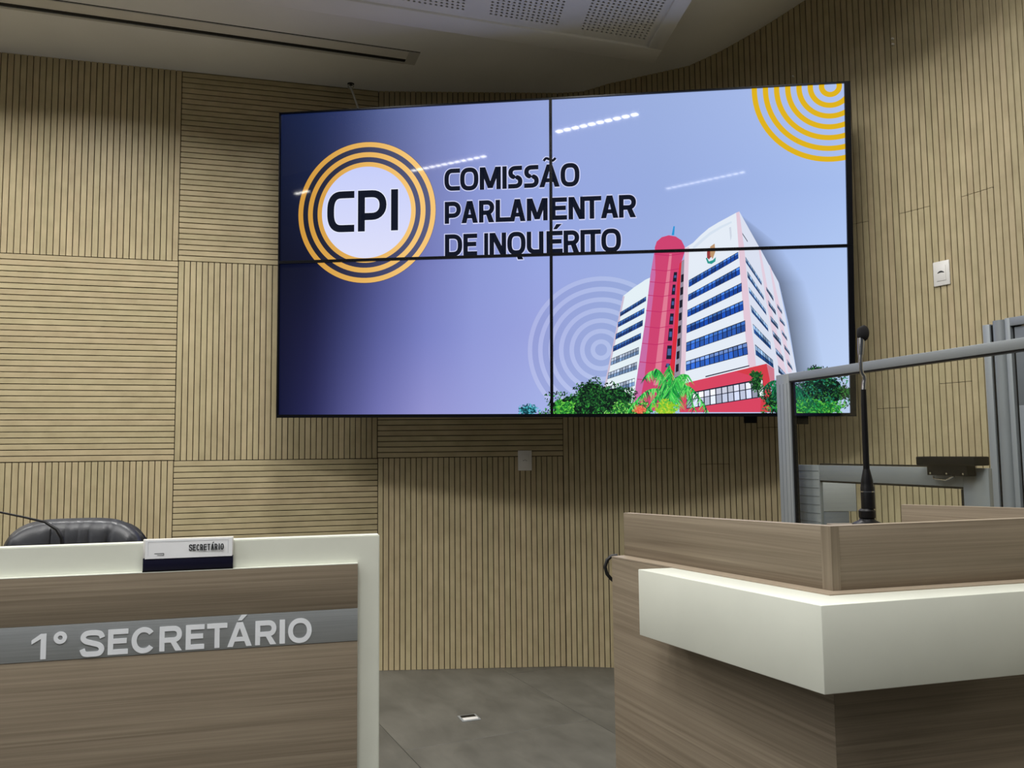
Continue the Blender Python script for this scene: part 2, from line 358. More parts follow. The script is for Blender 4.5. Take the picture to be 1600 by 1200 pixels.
# ------------------------------------------------------------------ glyph strokes (flat lettering)
def catmull(P, n=6, closed=False):
    out = []; N_ = len(P)
    for i in range(N_ if closed else N_ - 1):
        p0, p1, p2, p3 = (P[(i - 1) % N_], P[i], P[(i + 1) % N_], P[(i + 2) % N_]) if closed else (P[max(i - 1, 0)], P[i], P[i + 1], P[min(i + 2, N_ - 1)])
        for k in range(n):
            t = k / n; out.append(tuple(.5 * ((2 * p1[j]) + (-p0[j] + p2[j]) * t + (2 * p0[j] - 5 * p1[j] + 4 * p2[j] - p3[j]) * t * t + (-p0[j] + 3 * p1[j] - 3 * p2[j] + p3[j]) * t ** 3) for j in (0, 1)))
    if not closed: out.append(P[-1])
    return out
def sup(cx, cy, rx, ry, a0, a1, n=24, e=2.0):
    out = []
    for i in range(n + 1):
        t = R(a0 + (a1 - a0) * i / n); c, s = math.cos(t), math.sin(t)
        out.append((cx + rx * math.copysign(abs(c) ** (2 / e), c), cy + ry * math.copysign(abs(s) ** (2 / e), s)))
    return out
def stroke(pts, w, closed=False):
    P = []
    for p in pts:
        if not P or (Vector(p) - P[-1]).length > 1e-5: P.append(Vector(p))
    if closed and (P[0] - P[-1]).length < 1e-6: P.pop()
    n = len(P); L_, R_ = [], []
    for i in range(n):
        a = P[i] - P[i - 1] if (closed or i > 0) else None; b = P[(i + 1) % n] - P[i] if (closed or i < n - 1) else None
        if a is None: a = b
        if b is None: b = a
        a = a.normalized(); b = b.normalized(); na = Vector((-a.y, a.x)); nb = Vector((-b.y, b.x)); mm = (na + nb)
        mm = mm / max(.35, mm.length_squared / 2) if mm.length > 1e-6 else na
        L_.append(P[i] + mm * w / 2); R_.append(P[i] - mm * w / 2)
    return [[R_[i], R_[(i + 1) % n], L_[(i + 1) % n], L_[i]] for i in range(n if closed else n - 1)]
def glyph(ch, W, H, w, tech=False, grow=0):
    """convex polygons of one capital letter in a W x H box with stroke width w"""
    a = w / 2; g = w + grow; Q = []
    def st(p, closed=False, ww=None): Q.extend(stroke(p, (ww or w) + grow, closed))
    def pg(p):
        if grow:
            c = Vector((sum(x for x, y in p) / len(p), sum(y for x, y in p) / len(p)))
            p = [Vector(q) + (Vector(q) - c).normalized() * grow * .7 for q in p]
        Q.append([Vector(q) for q in p])
    e = 2.7 if tech else 2.15
    b_ = {'Á': 'A', 'Ã': 'A', 'É': 'E'}.get(ch, ch)
    if b_ == 'I': st([(W / 2, -grow / 2), (W / 2, H + grow / 2)], ww=W)
    elif b_ == 'L': st([(a, H + grow / 2), (a, a), (W, a)])
    elif b_ == 'E': st([(W, H - a), (a, H - a), (a, a), (W, a)]); st([(a, H * .53), (W * .93, H * .53)])
    elif b_ == 'T': st([(0, H - a), (W, H - a)]); st([(W / 2, -grow / 2), (W / 2, H - a)])
    elif b_ == 'N': st([(a, 0), (a, H)]); st([(W - a, 0), (W - a, H)]); pg([(0, H), (1.25 * w, H), (W, 0), (W - 1.25 * w, 0)])
    elif b_ == 'M':
        st([(a, 0), (a, H)]); st([(W - a, 0), (W - a, H)])
        pg([(0, H), (1.25 * w, H), (W / 2 + .55 * w, .06 * H), (W / 2 - .55 * w, .06 * H)]); pg([(W - 1.25 * w, H), (W, H), (W / 2 + .55 * w, .06 * H), (W / 2 - .55 * w, .06 * H)])
    elif b_ == 'A':
        pg([(0, 0), (1.12 * w, 0), (W / 2 + .42 * w, H), (W / 2 - .62 * w, H)]); pg([(W - 1.12 * w, 0), (W, 0), (W / 2 + .62 * w, H), (W / 2 - .42 * w, H)])
        st([(W * .24, H * .3), (W * .76, H * .3)], ww=w * .9)
    elif b_ == 'D': st([(a, a), (a, H - a), (W * .42, H - a)] + sup(W * .42, H / 2, W * .58 - a, H / 2 - a, 90, -90, 20, e) + [(W * .42, a)], True)
    elif b_ in 'OQ':
        st(sup(W / 2, H / 2, W / 2 - a, H / 2 - a, 0, 360, 40, e), True)
        if b_ == 'Q': pg([(W * .45, H * .06), (W * .45 + w * 1.1, H * .06), (W * .88, -H * .2), (W * .88 - w * 1.2, -H * .2)])
    elif b_ == 'C':
        if tech: st([(W, H - a)] + sup(W * .55, H / 2, W * .55 - a, H / 2 - a, 90, 270, 24, e) + [(W, a)])
        else: st(sup(W * .53, H / 2, W * .53 - a, H / 2 - a, 38, 322, 32, 2.1))
    elif b_ == 'S':
        if tech:
            ym = H * .5; r1 = (H - a - ym) / 2; r2 = (ym - a) / 2
            st([(W * .97, H - a)] + sup(a + r1 * 1.15, ym + r1, r1 * 1.15, r1, 90, 270, 12, 2.3) + sup(W - a - r2 * 1.15, ym - r2, r2 * 1.15, r2, 90, -90, 12, 2.3) + [(0, a)])
        else:
            st(catmull([(W * .93, H * .70), (W * .82, H * .86), (W * .5, H - a), (W * .2, H * .87), (W * .1, H * .72), (W * .22, H * .59), (W * .5, H * .51), (W * .8, H * .42), (W * .91, H * .27), (W * .8, H * .12), (W * .5, a), (W * .18, H * .12), (W * .07, H * .3)]))
    elif b_ in 'PR':
        yp = H * (.36 if b_ == 'P' else .44); rr = (H - a - yp) / 2; rx = min(rr, W * .45)
        st([(a, -grow / 2), (a, H - a), (W - a - rx, H - a)] + sup(W - a - rx, yp + rr, rx, rr, 90, -90, 14, 2.2) + [(a, yp)])
        if b_ == 'R': pg([(W * .38, yp + a), (W * .38 + 1.2 * w, yp + a * .5), (W, 0), (W - 1.25 * w, 0)])
    elif b_ == 'U':
        r_ = W * .32; st([(a, H)] + sup(a + r_, a + r_, r_, r_, 180, 270, 8) + [(W - a, a), (W - a, H)])
    elif b_ == '1': st([(W - a, 0), (W - a, H)]); pg([(0, H * .60), (0, H * .76), (W - w, H), (W - w * .2, H), (W - w, H * .80)])
    elif b_ == '°': st(sup(W / 2, H / 2, W / 2 - a, H / 2 - a, 0, 360, 28), True)
    if ch in 'ÁÉ': pg([(W * .42, H * 1.07), (W * .42 + w * .8, H * 1.07), (W * .42 + w * 1.9, H * 1.3), (W * .42 + w * .7, H * 1.3)])
    if ch == 'Ã': st(catmull([(W * .22, H * 1.16), (W * .34, H * 1.27), (W * .5, H * 1.22), (W * .66, H * 1.16), (W * .8, H * 1.27)], 4), ww=w * .55)
    return Q

# ------------------------------------------------------------------ the picture that the four displays show together (u right, v down, metres on the screen)
ART_POLYS = [[[228,240,246],
[[1.8227,1.027],[1.8779,0.9844],[1.9352,0.9468],[1.9732,0.9299],[1.8997,1.6068],[1.703,1.6061],[1.7291,1.4661],[1.8008,1.1296]]],
[[205,190,210],
[[1.8227,1.027],[1.8316,1.0272],[1.7387,1.4671],[1.7126,1.6061],[1.703,1.6061],[1.7291,1.4661],[1.8008,1.1296]]],
[[200,108,166],
[[1.9813,0.8035],[1.9606,0.9231],[1.934,1.1461],[1.8815,1.4877],[1.8682,1.6067],[1.9123,1.6069],[1.9322,1.4462],[1.9655,1.1467],[1.9985,0.9241],[2.0186,0.7527]]],
[[206,66,112],
[[1.9836,0.7841],[1.9933,0.7551],[2.0187,0.7332],[2.0534,0.7246],[2.0879,0.7322],[2.116,0.7526],[2.1314,0.7855],[2.1312,0.8113],[2.1119,0.869],[2.0972,1.1589],[2.0767,1.3963],[2.0565,1.6074],[1.8934,1.6068],[1.9259,1.4462],[1.9592,1.1466],[1.9859,0.9238]]],
[[224,122,148],
[[2.0559,0.8188],[2.0684,0.8191],[2.0346,1.1577],[2.0011,1.479],[1.9697,1.4787],[2.0095,1.1573]]],
[[218,44,60],
[[2.1057,0.8688],[2.1246,0.8499],[2.0972,1.1589],[2.0767,1.3963],[2.0668,1.4795],[2.0387,1.4793],[2.0583,1.3512],[2.0785,1.1586],[2.0924,0.9654]]],
[[190,40,100],
[[1.9803,0.8165],[2.0542,0.8259],[2.128,0.8171],[2.128,0.8203],[2.0542,0.8291],[1.9803,0.8197]]],
[[190,40,100],
[[1.9671,0.8941],[2.0348,0.9031],[2.1024,0.8939],[2.1023,0.8972],[2.0348,0.9063],[1.9671,0.8973]]],
[[190,40,100],
[[1.9573,0.9555],[2.025,0.9643],[2.0925,0.9551],[2.0925,0.9583],[2.025,0.9676],[1.9573,0.9587]]],
[[190,40,100],
[[1.9474,1.0234],[2.0167,1.0321],[2.0858,1.0227],[2.0857,1.0259],[2.0166,1.0353],[1.9474,1.0266]]],
[[190,40,100],
[[1.9374,1.1009],[2.0083,1.1095],[2.0789,1.1],[2.0789,1.1032],[2.0083,1.1127],[1.9374,1.1041]]],
[[190,40,100],
[[1.9306,1.1817],[1.9983,1.19],[2.0658,1.1802],[2.0658,1.1835],[1.9983,1.1932],[1.9306,1.1849]]],
[[190,40,100],
[[1.9175,1.2655],[1.9852,1.2736],[2.0527,1.2637],[2.0527,1.2669],[1.9852,1.2768],[1.9175,1.2687]]],
[[190,40,100],
[[1.9043,1.3589],[1.9689,1.3668],[2.0333,1.3566],[2.0332,1.3599],[1.9688,1.37],[1.9043,1.3622]]],
[[190,40,100],
[[1.8912,1.4459],[1.9589,1.4536],[2.0264,1.4433],[2.0264,1.4465],[1.9589,1.4568],[1.8912,1.4491]]],
[[22,26,48],
[[2.0772,0.9117],[2.0932,0.9121],[2.089,0.9605],[2.0705,0.96]]],
[[70,95,150],
[[2.0789,0.9279],[2.0893,0.9282],[2.0879,0.9411],[2.077,0.9408]]],
[[22,26,48],
[[2.0704,0.9745],[2.0849,0.9749],[2.0807,1.0258],[2.0638,1.0254]]],
[[70,95,150],
[[2.0722,0.9907],[2.081,0.9909],[2.0796,1.0064],[2.0702,1.0062]]],
[[22,26,48],
[[2.0643,1.0422],[2.0803,1.0426],[2.0761,1.0973],[2.0577,1.0969]]],
[[70,95,150],
[[2.0661,1.0584],[2.0764,1.0586],[2.075,1.0779],[2.0641,1.0777]]],
[[22,26,48],
[[2.0569,1.1195],[2.0744,1.1198],[2.0702,1.1755],[2.0502,1.1751]]],
[[70,95,150],
[[2.0586,1.1356],[2.0705,1.1359],[2.0691,1.1561],[2.0566,1.1559]]],
[[22,26,48],
[[2.0501,1.1944],[2.0688,1.1948],[2.0646,1.2571],[2.0434,1.2568]]],
[[70,95,150],
[[2.0518,1.2106],[2.065,1.2108],[2.0635,1.2378],[2.0498,1.2376]]],
[[22,26,48],
[[2.041,1.2802],[2.0638,1.2806],[2.0596,1.3489],[2.0343,1.3486]]],
[[70,95,150],
[[2.0428,1.2963],[2.06,1.2966],[2.0585,1.3297],[2.0407,1.3294]]],
[[22,26,48],
[[2.0353,1.3724],[2.0538,1.3726],[2.0499,1.3896],[2.029,1.3894]]],
[[70,95,150],
[[2.0371,1.3885],[2.0499,1.3886],[2.0488,1.3703],[2.0354,1.3702]]],
[[40,150,215],
[[2.077,0.6799],[2.0839,0.6802],[2.0801,0.7255],[2.0675,0.7251]]],
[[150,142,158],
[[2.1151,0.8626],[2.134,0.8438],[2.1079,1.3998],[2.098,1.4798],[2.0668,1.4795],[2.0833,1.3515]]],
[[26,26,40],
[[2.1124,0.9272],[2.1268,0.9211],[2.1253,0.9598],[2.1108,0.9659]]],
[[26,26,40],
[[2.108,0.9916],[2.1224,0.9855],[2.1209,1.0242],[2.1065,1.0303]]],
[[26,26,40],
[[2.1037,1.056],[2.1181,1.0499],[2.1165,1.0885],[2.1021,1.0946]]],
[[26,26,40],
[[2.0993,1.1203],[2.1137,1.1142],[2.1122,1.1528],[2.0978,1.1589]]],
[[26,26,40],
[[2.0949,1.1846],[2.1094,1.1785],[2.1078,1.217],[2.0934,1.2232]]],
[[26,26,40],
[[2.0906,1.2488],[2.105,1.2426],[2.1035,1.2812],[2.0891,1.2874]]],
[[26,26,40],
[[2.0862,1.313],[2.1006,1.3068],[2.0991,1.3453],[2.0847,1.3515]]],
[[26,26,40],
[[2.0819,1.3771],[2.0963,1.3709],[2.0948,1.4093],[2.0804,1.4156]]],
[[26,26,40],
[[2.0776,1.4412],[2.0919,1.4349],[2.0904,1.4733],[2.076,1.4796]]],
[[218,224,240],
[[2.3997,0.6172],[2.4883,0.7887],[2.582,0.973],[2.6161,1.1592],[2.6601,1.4152],[2.6636,1.453],[2.5189,1.4516],[2.4675,1.4354],[2.4433,1.14]]],
[[226,206,222],
[[2.4882,0.7935],[2.4987,0.8098],[2.5471,1.104],[2.6157,1.4368],[2.5856,1.4365],[2.5232,1.0717]]],
[[226,206,222],
[[2.5405,0.8876],[2.5494,0.907],[2.5895,1.1049],[2.64,1.4213],[2.6219,1.4211],[2.5657,1.0727]]],
[[228,236,246],
[[2.1313,0.7919],[2.1721,0.7673],[2.2098,0.7298],[2.2505,0.6956],[2.2973,0.6682],[2.3439,0.6441],[2.3842,0.6231],[2.3997,0.6172],[2.4158,0.8456],[2.4461,1.1655],[2.4704,1.4512],[2.0979,1.4862],[2.1083,1.3518],[2.1198,1.0628]]],
[[214,226,240],
[[2.172,0.7867],[2.2096,0.7524],[2.2566,0.7152],[2.3126,0.6849],[2.3622,0.6641],[2.3621,0.6738],[2.3125,0.6978],[2.2564,0.7313],[2.2126,0.7686],[2.175,0.7998]]],
[[206,214,228],
[[2.3496,0.6958],[2.3589,0.693],[2.3615,0.7413],[2.3551,0.7636]]],
[[226,200,216],
[[2.1313,0.7919],[2.1532,0.7861],[2.1417,1.0633],[2.1301,1.3521],[2.1197,1.4863],[2.0979,1.4862],[2.1083,1.3518],[2.1198,1.0628]]],
[[226,200,216],
[[2.3842,0.6231],[2.3997,0.6172],[2.4222,0.8138],[2.4463,1.1401],[2.471,1.3943],[2.4344,1.4002],[2.4128,1.133],[2.3946,0.813]]],
[[40,44,66],
[[2.2255,1.4352],[2.4377,1.3831],[2.4376,1.3888],[2.2254,1.4413]]],
[[70,72,90],
[[2.4124,0.7237],[2.4381,0.7663],[2.438,0.7727],[2.4139,0.7334]]],
[[216,68,96],
[[2.097,1.4766],[2.5198,1.3768],[2.5341,1.4518],[2.5503,1.6156],[2.0969,1.614]]],
[[212,60,72],
[[2.3671,1.4128],[2.5198,1.3768],[2.5341,1.4518],[2.5503,1.6156],[2.4868,1.6154],[2.5008,1.4515]]],
[[205,120,140],
[[2.5198,1.3768],[2.5558,1.4015],[2.5579,1.4835],[2.5398,1.4834]]],
[[48,56,84],
[[2.4216,1.465],[2.5008,1.4499],[2.5065,1.5386],[2.4237,1.552]]],
[[150,158,185],
[[2.446,1.4611],[2.4496,1.4605],[2.4512,1.5458],[2.4469,1.5471]]],
[[150,158,185],
[[2.4764,1.455],[2.4801,1.4544],[2.4815,1.546],[2.4773,1.5472]]],
[[150,158,185],
[[2.4212,1.5045],[2.5064,1.4894],[2.5064,1.4932],[2.4211,1.5083]]],
[[40,150,140],
[[2.2337,0.8467],[2.2399,0.8437],[2.2491,0.8632],[2.2677,0.8573],[2.2833,0.8417],[2.28,0.8641],[2.2613,0.8765],[2.2428,0.8727]]],
[[150,60,60],
[[2.2402,0.8147],[2.2558,0.8023],[2.2617,0.8379],[2.2491,0.8536],[2.2399,0.8437]]],
[[190,150,110],
[[2.2559,0.7894],[2.2778,0.774],[2.2805,0.8159],[2.2678,0.8509],[2.2555,0.8345]]]]
ART_WINS = [[[[1.808,1.1096],[1.9385,1.0313],[1.9377,1.0542],[1.8072,1.1314]],10,[28,62,130],[60,105,175],0.45],[[[1.7966,1.1594],[1.9302,1.0891],[1.9279,1.1169],[1.7955,1.1857]],10,[28,62,130],[60,105,175],0.45],[[[1.7861,1.218],[1.9213,1.1491],[1.9196,1.1795],[1.7828,1.2472]],10,[28,62,130],[60,105,175],0.45],[[[1.7724,1.2805],[1.9115,1.2146],[1.9104,1.2437],[1.7704,1.3087]],10,[28,62,130],[60,105,175],0.45],[[[1.7616,1.3433],[1.9006,1.2859],[1.8992,1.3221],[1.7582,1.3776]],10,[120,150,190],[190,205,228],0.45],[[[1.7463,1.4144],[1.8907,1.3597],[1.8892,1.3985],[1.742,1.4468]],10,[120,150,190],[190,205,228],0.45],[[[1.7354,1.4865],[1.8786,1.4416],[1.8774,1.4802],[1.7321,1.5286]],10,[120,150,190],[190,205,228],0.45],[[[1.7256,1.5544],[1.8645,1.5252],[1.8598,1.5703],[1.719,1.5997]],10,[120,150,190],[190,205,228],0.45],[[[2.1497,0.9549],[2.3915,0.8193],[2.3927,0.852],[2.1485,0.991]],13,[20,70,165],[70,125,215],0.35],[[[2.146,1.0273],[2.3978,0.8925],[2.3995,0.9326],[2.1442,1.0611]],13,[20,70,165],[70,125,215],0.35],[[[2.1413,1.1045],[2.4062,0.9733],[2.407,1.0165],[2.1404,1.1405]],13,[20,70,165],[70,125,215],0.35],[[[2.1367,1.1812],[2.412,1.0622],[2.414,1.1101],[2.1358,1.2207]],13,[20,70,165],[70,125,215],0.35],[[[2.1338,1.2665],[2.4208,1.1609],[2.422,1.2159],[2.1322,1.3136]],13,[45,95,190],[70,125,215],0.35],[[[2.1309,1.3607],[2.4276,1.2691],[2.4321,1.3304],[2.1305,1.4097]],13,[45,95,190],[120,155,225],0.35],[[[2.4259,0.8443],[2.5024,0.971],[2.5022,0.9901],[2.4277,0.8732]],7,[30,75,140],[150,185,225],0.5],[[[2.4343,0.9166],[2.5108,1.0428],[2.5127,1.0645],[2.4352,0.9479]],7,[30,75,140],[150,185,225],0.5],[[[2.4402,0.9959],[2.5192,1.1097],[2.5234,1.1384],[2.4424,1.0247]],7,[30,75,140],[150,185,225],0.5],[[[2.4475,1.0844],[2.528,1.1892],[2.5316,1.22],[2.4527,1.1211]],7,[30,75,140],[150,185,225],0.5],[[[2.4572,1.1784],[2.5392,1.2708],[2.5427,1.3088],[2.4628,1.2252]],7,[30,75,140],[150,185,225],0.5],[[[2.4662,1.2802],[2.5503,1.3595],[2.5537,1.3993],[2.4696,1.3332]],7,[30,75,140],[150,185,225],0.5],[[[2.5226,0.9954],[2.5563,1.0464],[2.5581,1.0703],[2.5248,1.0145]],4,[40,70,110],[140,165,200],0.5],[[[2.5309,1.0624],[2.5667,1.1155],[2.5689,1.1393],[2.5352,1.091]],4,[40,70,110],[140,165,200],0.5],[[[2.5407,1.1397],[2.5765,1.1847],[2.5783,1.2101],[2.5443,1.1696]],4,[40,70,110],[140,165,200],0.5],[[[2.5498,1.2118],[2.5877,1.2589],[2.5912,1.2906],[2.5537,1.2435]],4,[40,70,110],[140,165,200],0.5],[[[2.5631,1.2984],[2.5988,1.3431],[2.6024,1.3705],[2.5666,1.33]],4,[40,70,110],[140,165,200],0.5],[[[2.5741,1.385],[2.6098,1.4273],[2.611,1.4525],[2.5767,1.4207]],4,[40,70,110],[140,165,200],0.5],[[[2.5741,1.0824],[2.5963,1.1161],[2.5982,1.1351],[2.576,1.1014]],4,[40,70,110],[140,165,200],0.5],[[[2.5851,1.1469],[2.6089,1.179],[2.6105,1.1961],[2.5867,1.1682]],4,[40,70,110],[140,165,200],0.5],[[[2.5934,1.2103],[2.618,1.2487],[2.6208,1.2677],[2.5962,1.2316]],4,[40,70,110],[140,165,200],0.5],[[[2.6046,1.2822],[2.6292,1.3182],[2.6328,1.3394],[2.6074,1.3053]],4,[40,70,110],[140,165,200],0.5],[[[2.6167,1.3559],[2.6403,1.3921],[2.644,1.4129],[2.6203,1.3811]],4,[40,70,110],[140,165,200],0.5],[[[2.1319,1.5196],[2.5008,1.4493],[2.5067,1.5398],[2.1312,1.5981]],13,[200,208,232],[224,228,246],0.42]]
TRIS = []; layer = [0]
def L3(c): return lin(c)[:3]
def tri(a, b, c, ca, cb=None, cc=None): TRIS.append((layer[0], (a, b, c), (ca, cb or ca, cc or ca)))
def convex(p, col):
    for i in range(1, len(p) - 1): tri(p[0], p[i], p[i + 1], col)
def anypoly(p, col):
    from mathutils.geometry import tessellate_polygon
    for t in tessellate_polygon([[Vector((x, y, 0)) for x, y in p]]): tri(p[t[0]], p[t[1]], p[t[2]], col)
def nextlayer(): layer[0] += 1
UC = [0, .17, .34, .54, .8, 1.06, 1.42, 2.0, 2.92]; VR = [0, .5, .8, 1.2, 1.62]
BG = [[(14, 26, 62), (22, 36, 78), (42, 54, 104), (78, 92, 148), (112, 126, 186), (134, 148, 210), (146, 164, 222), (152, 174, 228), (170, 192, 244)],
      [(8, 16, 42), (16, 26, 60), (45, 50, 90), (82, 86, 138), (116, 124, 186), (134, 148, 215), (146, 164, 228), (148, 170, 228), (162, 188, 242)],
      [(5, 10, 34), (9, 14, 44), (34, 38, 82), (70, 76, 138), (112, 119, 188), (135, 148, 216), (148, 164, 230), (152, 174, 230), (172, 198, 246)],
      [(10, 13, 44), (22, 24, 64), (50, 55, 108), (84, 90, 158), (118, 126, 200), (140, 150, 220), (152, 162, 228), (156, 180, 230), (184, 206, 246)],
      [(14, 18, 54), (34, 36, 84), (72, 74, 134), (108, 110, 180), (144, 145, 212), (152, 158, 224), (162, 176, 235), (166, 192, 240), (192, 214, 250)]]
def bg(u, v):
    u = min(max(u, 0), 2.919); v = min(max(v, 0), 1.6199)
    i = max(k for k in range(len(UC) - 1) if UC[k] <= u); j = max(k for k in range(len(VR) - 1) if VR[k] <= v)
    s, t = (u - UC[i]) / (UC[i + 1] - UC[i]), (v - VR[j]) / (VR[j + 1] - VR[j])
    c_ = tuple((BG[j][i][k] * (1 - s) + BG[j][i + 1][k] * s) * (1 - t) + (BG[j + 1][i][k] * (1 - s) + BG[j + 1][i + 1][k] * s) * t for k in range(3))
    g_ = (c_[0] + c_[1] + c_[2]) / 3
    return tuple(x * .9 + g_ * .1 for x in c_)
NU, NV = 58, 32
for i in range(NU):
    for j in range(NV):
        q = [(2.92 * (i + a_) / NU, 1.62 * (j + b_) / NV) for a_, b_ in ((0, 0), (1, 0), (1, 1), (0, 1))]; c = [L3(bg(*p)) for p in q]
        tri(q[0], q[1], q[2], c[0], c[1], c[2]); tri(q[0], q[2], q[3], c[0], c[2], c[3])
nextlayer()
def ring(cu, cv, r0, r1, colf, n=96):
    for k in range(n):
        a0, a1 = 2 * math.pi * k / n, 2 * math.pi * (k + 1) / n
        q = [(cu + r * math.cos(t), cv + r * math.sin(t)) for r, t in ((r0, a0), (r1, a0), (r1, a1), (r0, a1))]; c = [colf(*p) for p in q]
        tri(q[0], q[1], q[2], c[0], c[1], c[2]); tri(q[0], q[2], q[3], c[0], c[2], c[3])
def soft(u, v): c = bg(u, v); return L3(tuple(min(255, x * .82 + 46) for x in c))
def dull(u, v): c = bg(u, v); return L3(tuple(x * .965 for x in c))
ring(1.711, 1.297, 0, .375, dull); nextlayer()
for k in range(7): ring(1.711, 1.297, .053 + .0535 * k - .011 - .012, .053 + .0535 * k, soft)
nextlayer()
# drop shadow of the tower on the right
sh = [(2.405, .640), (2.50, .80), (2.59, .98), (2.63, 1.17), (2.67, 1.44), (2.68, 1.62)]
def shade(p, k): return L3(tuple(x * k for x in bg(*p)))
kk = [.86, .70, .62, .60, .60, .62]; ww = [.015, .10, .12, .13, .13, .12]
for n_ in range(len(sh) - 1):
    q = [(sh[n_][0] - .004, sh[n_][1]), (sh[n_][0] + ww[n_], sh[n_][1]), (sh[n_ + 1][0] + ww[n_ + 1], sh[n_ + 1][1]), (sh[n_ + 1][0] - .004, sh[n_ + 1][1])]
    c = [shade(q[0], kk[n_]), shade(q[1], 1), shade(q[2], 1), shade(q[3], kk[n_ + 1])]
    tri(q[0], q[1], q[2], c[0], c[1], c[2]); tri(q[0], q[2], q[3], c[0], c[2], c[3])
nextlayer()
# corner arcs
for k in range(7): ring(2.845, .009, .055 + .0537 * k - .026, .055 + .0537 * k, lambda u, v: L3((222, 178, 22)))
# logo disc
gold = lambda u, v: L3((232, 178, 92)) if u > .3 else L3((214, 160, 70))
dkr = lambda u, v: L3(tuple(x * .62 + 14 for x in bg(u, v)))
ring(.478, .55, .24, .378, dkr); nextlayer()
for r1 in (.376, .322, .269): ring(.478, .55, r1 - .0265, r1, lambda u, v: L3(tuple(a_ + (b_ - a_) * min(1, max(0, (u - .12) / .6)) for a_, b_ in zip((208, 152, 60), (246, 198, 118)))))
nextlayer()
ring(.478, .55, 0, .2445, lambda u, v: L3((198 + 24 * (v - .3) / .5, 206 + 18 * (v - .3) / .5, 250)), 96); nextlayer()
TXT = [("C", .901, .984, .337, .454), ("O", .985, 1.082, .335, .456), ("M", 1.089, 1.2, .337, .455), ("I", 1.208, 1.231, .337, .455), ("S", 1.239, 1.313, .337, .455), ("S", 1.322, 1.398, .337, .455), ("Ã", 1.4, 1.506, .337, .455), ("O", 1.51, 1.607, .335, .457),
 ("P", .903, .989, .511, .627), ("A", .992, 1.079, .511, .627), ("R", 1.085, 1.165, .511, .627), ("L", 1.172, 1.251, .511, .627), ("A", 1.244, 1.328, .511, .627), ("M", 1.335, 1.443, .511, .627), ("E", 1.460, 1.542, .511, .627), ("N", 1.55, 1.633, .511, .627), ("T", 1.622, 1.717, .511, .627), ("A", 1.715, 1.803, .511, .627), ("R", 1.806, 1.892, .511, .627),
 ("D", .904, .996, .683, .799), ("E", 1.002, 1.075, .683, .799), ("I", 1.112, 1.133, .683, .799), ("N", 1.14, 1.227, .683, .799), ("Q", 1.233, 1.328, .681, .801), ("U", 1.334, 1.421, .683, .799), ("É", 1.436, 1.519, .683, .799), ("R", 1.524, 1.604, .683, .799), ("I", 1.610, 1.632, .683, .799), ("T", 1.632, 1.714, .683, .799), ("O", 1.716, 1.815, .681, .801)]
CPI = [("C", .263, .413, .433, .652), ("P", .433, .589, .433, .652), ("I", .614, .652, .433, .652)]
for grow, colr in ((.009, (208, 212, 246)), (0, (9, 16, 32))):
    for lst, w_ in ((TXT, .0235), (CPI, .038)):
        for ch, u0, u1, v0, v1 in lst:
            for q in glyph(ch, u1 - u0, v1 - v0, w_, True, grow if lst is TXT else grow * 1.0): convex([(u0 + p[0], v1 - p[1]) for p in q], L3(colr if (grow == 0 or lst is TXT) else (232, 236, 254)))
    nextlayer()
# tower block
rnd = random.Random(3)
for col, p in ART_POLYS:
    anypoly([tuple(q) for q in p], L3(col)); layer[0] += .12
nextlayer()
def lerp(a, b, t): return (a[0] + (b[0] - a[0]) * t, a[1] + (b[1] - a[1]) * t)
for q, n, c1, c2, sp in ART_WINS:
    q = [tuple(p) for p in q]; base_l = layer[0]
    convex(q, L3((24, 30, 52))); layer[0] = base_l + .3
    for k in range(n):
        t0, t1 = (k + .1) / n, (k + .92) / n
        A_, B_ = lerp(q[0], q[1], t0), lerp(q[0], q[1], t1); D_, C_ = lerp(q[3], q[2], t0), lerp(q[3], q[2], t1)
        j = rnd.uniform(.8, 1.15)
        for s0, s1, cc in ((.08, sp, c2), (sp + .05, .95, c1)):
            jj = j * rnd.uniform(.85, 1.12)
            convex([lerp(A_, D_, s0), lerp(B_, C_, s0), lerp(B_, C_, s1), lerp(A_, D_, s1)], L3(tuple(min(255, x * jj) for x in cc)))
    layer[0] = base_l
nextlayer()
# trees in front of it
def leaf(u, v, s, ang_, col, k=.38):
    c, s_ = math.cos(ang_), math.sin(ang_)
    P_ = [(u + s * c, v + s * s_), (u - s * k * s_, v + s * k * c), (u - s * c * .8, v - s * s_ * .8), (u + s * k * s_, v - s * k * c)]
    convex(P_, L3(col))
def bush(cu, cv, ru, rv, n, cols, sz=.0085):
    n = int(n * 2.2)
    blob = [(cu + ru * .72 * (1 + .12 * math.sin(7 * a_ + cu * 9)) * math.cos(a_), min(1.64, cv + rv * .72 * math.sin(a_))) for a_ in [2 * math.pi * k / 24 for k in range(24)]]
    for k in range(24): tri((cu, min(cv, 1.63)), blob[k], blob[(k + 1) % 24], L3(cols[0]))
    layer[0] += .02
    for i in range(n):
        t = rnd.uniform(0, 2 * math.pi); r = math.sqrt(rnd.random()) * (1 + .18 * math.sin(5 * t + cu * 20))
        u, v = cu + ru * r * math.cos(t), cv + rv * r * math.sin(t)
        if v < 1.63: leaf(u, v, sz * rnd.uniform(.5, 1.3), rnd.uniform(0, 6.3), cols[min(len(cols) - 1, int(rnd.random() * len(cols)))])
        if i % 60 == 59: layer[0] += .02
dkg = [(6, 26, 18), (10, 40, 24), (18, 62, 32), (30, 88, 40), (52, 124, 52)]
brg = [(24, 100, 40), (60, 170, 60), (110, 205, 70), (150, 225, 110)]
tl = [(10, 60, 70), (40, 120, 130), (90, 190, 210)]
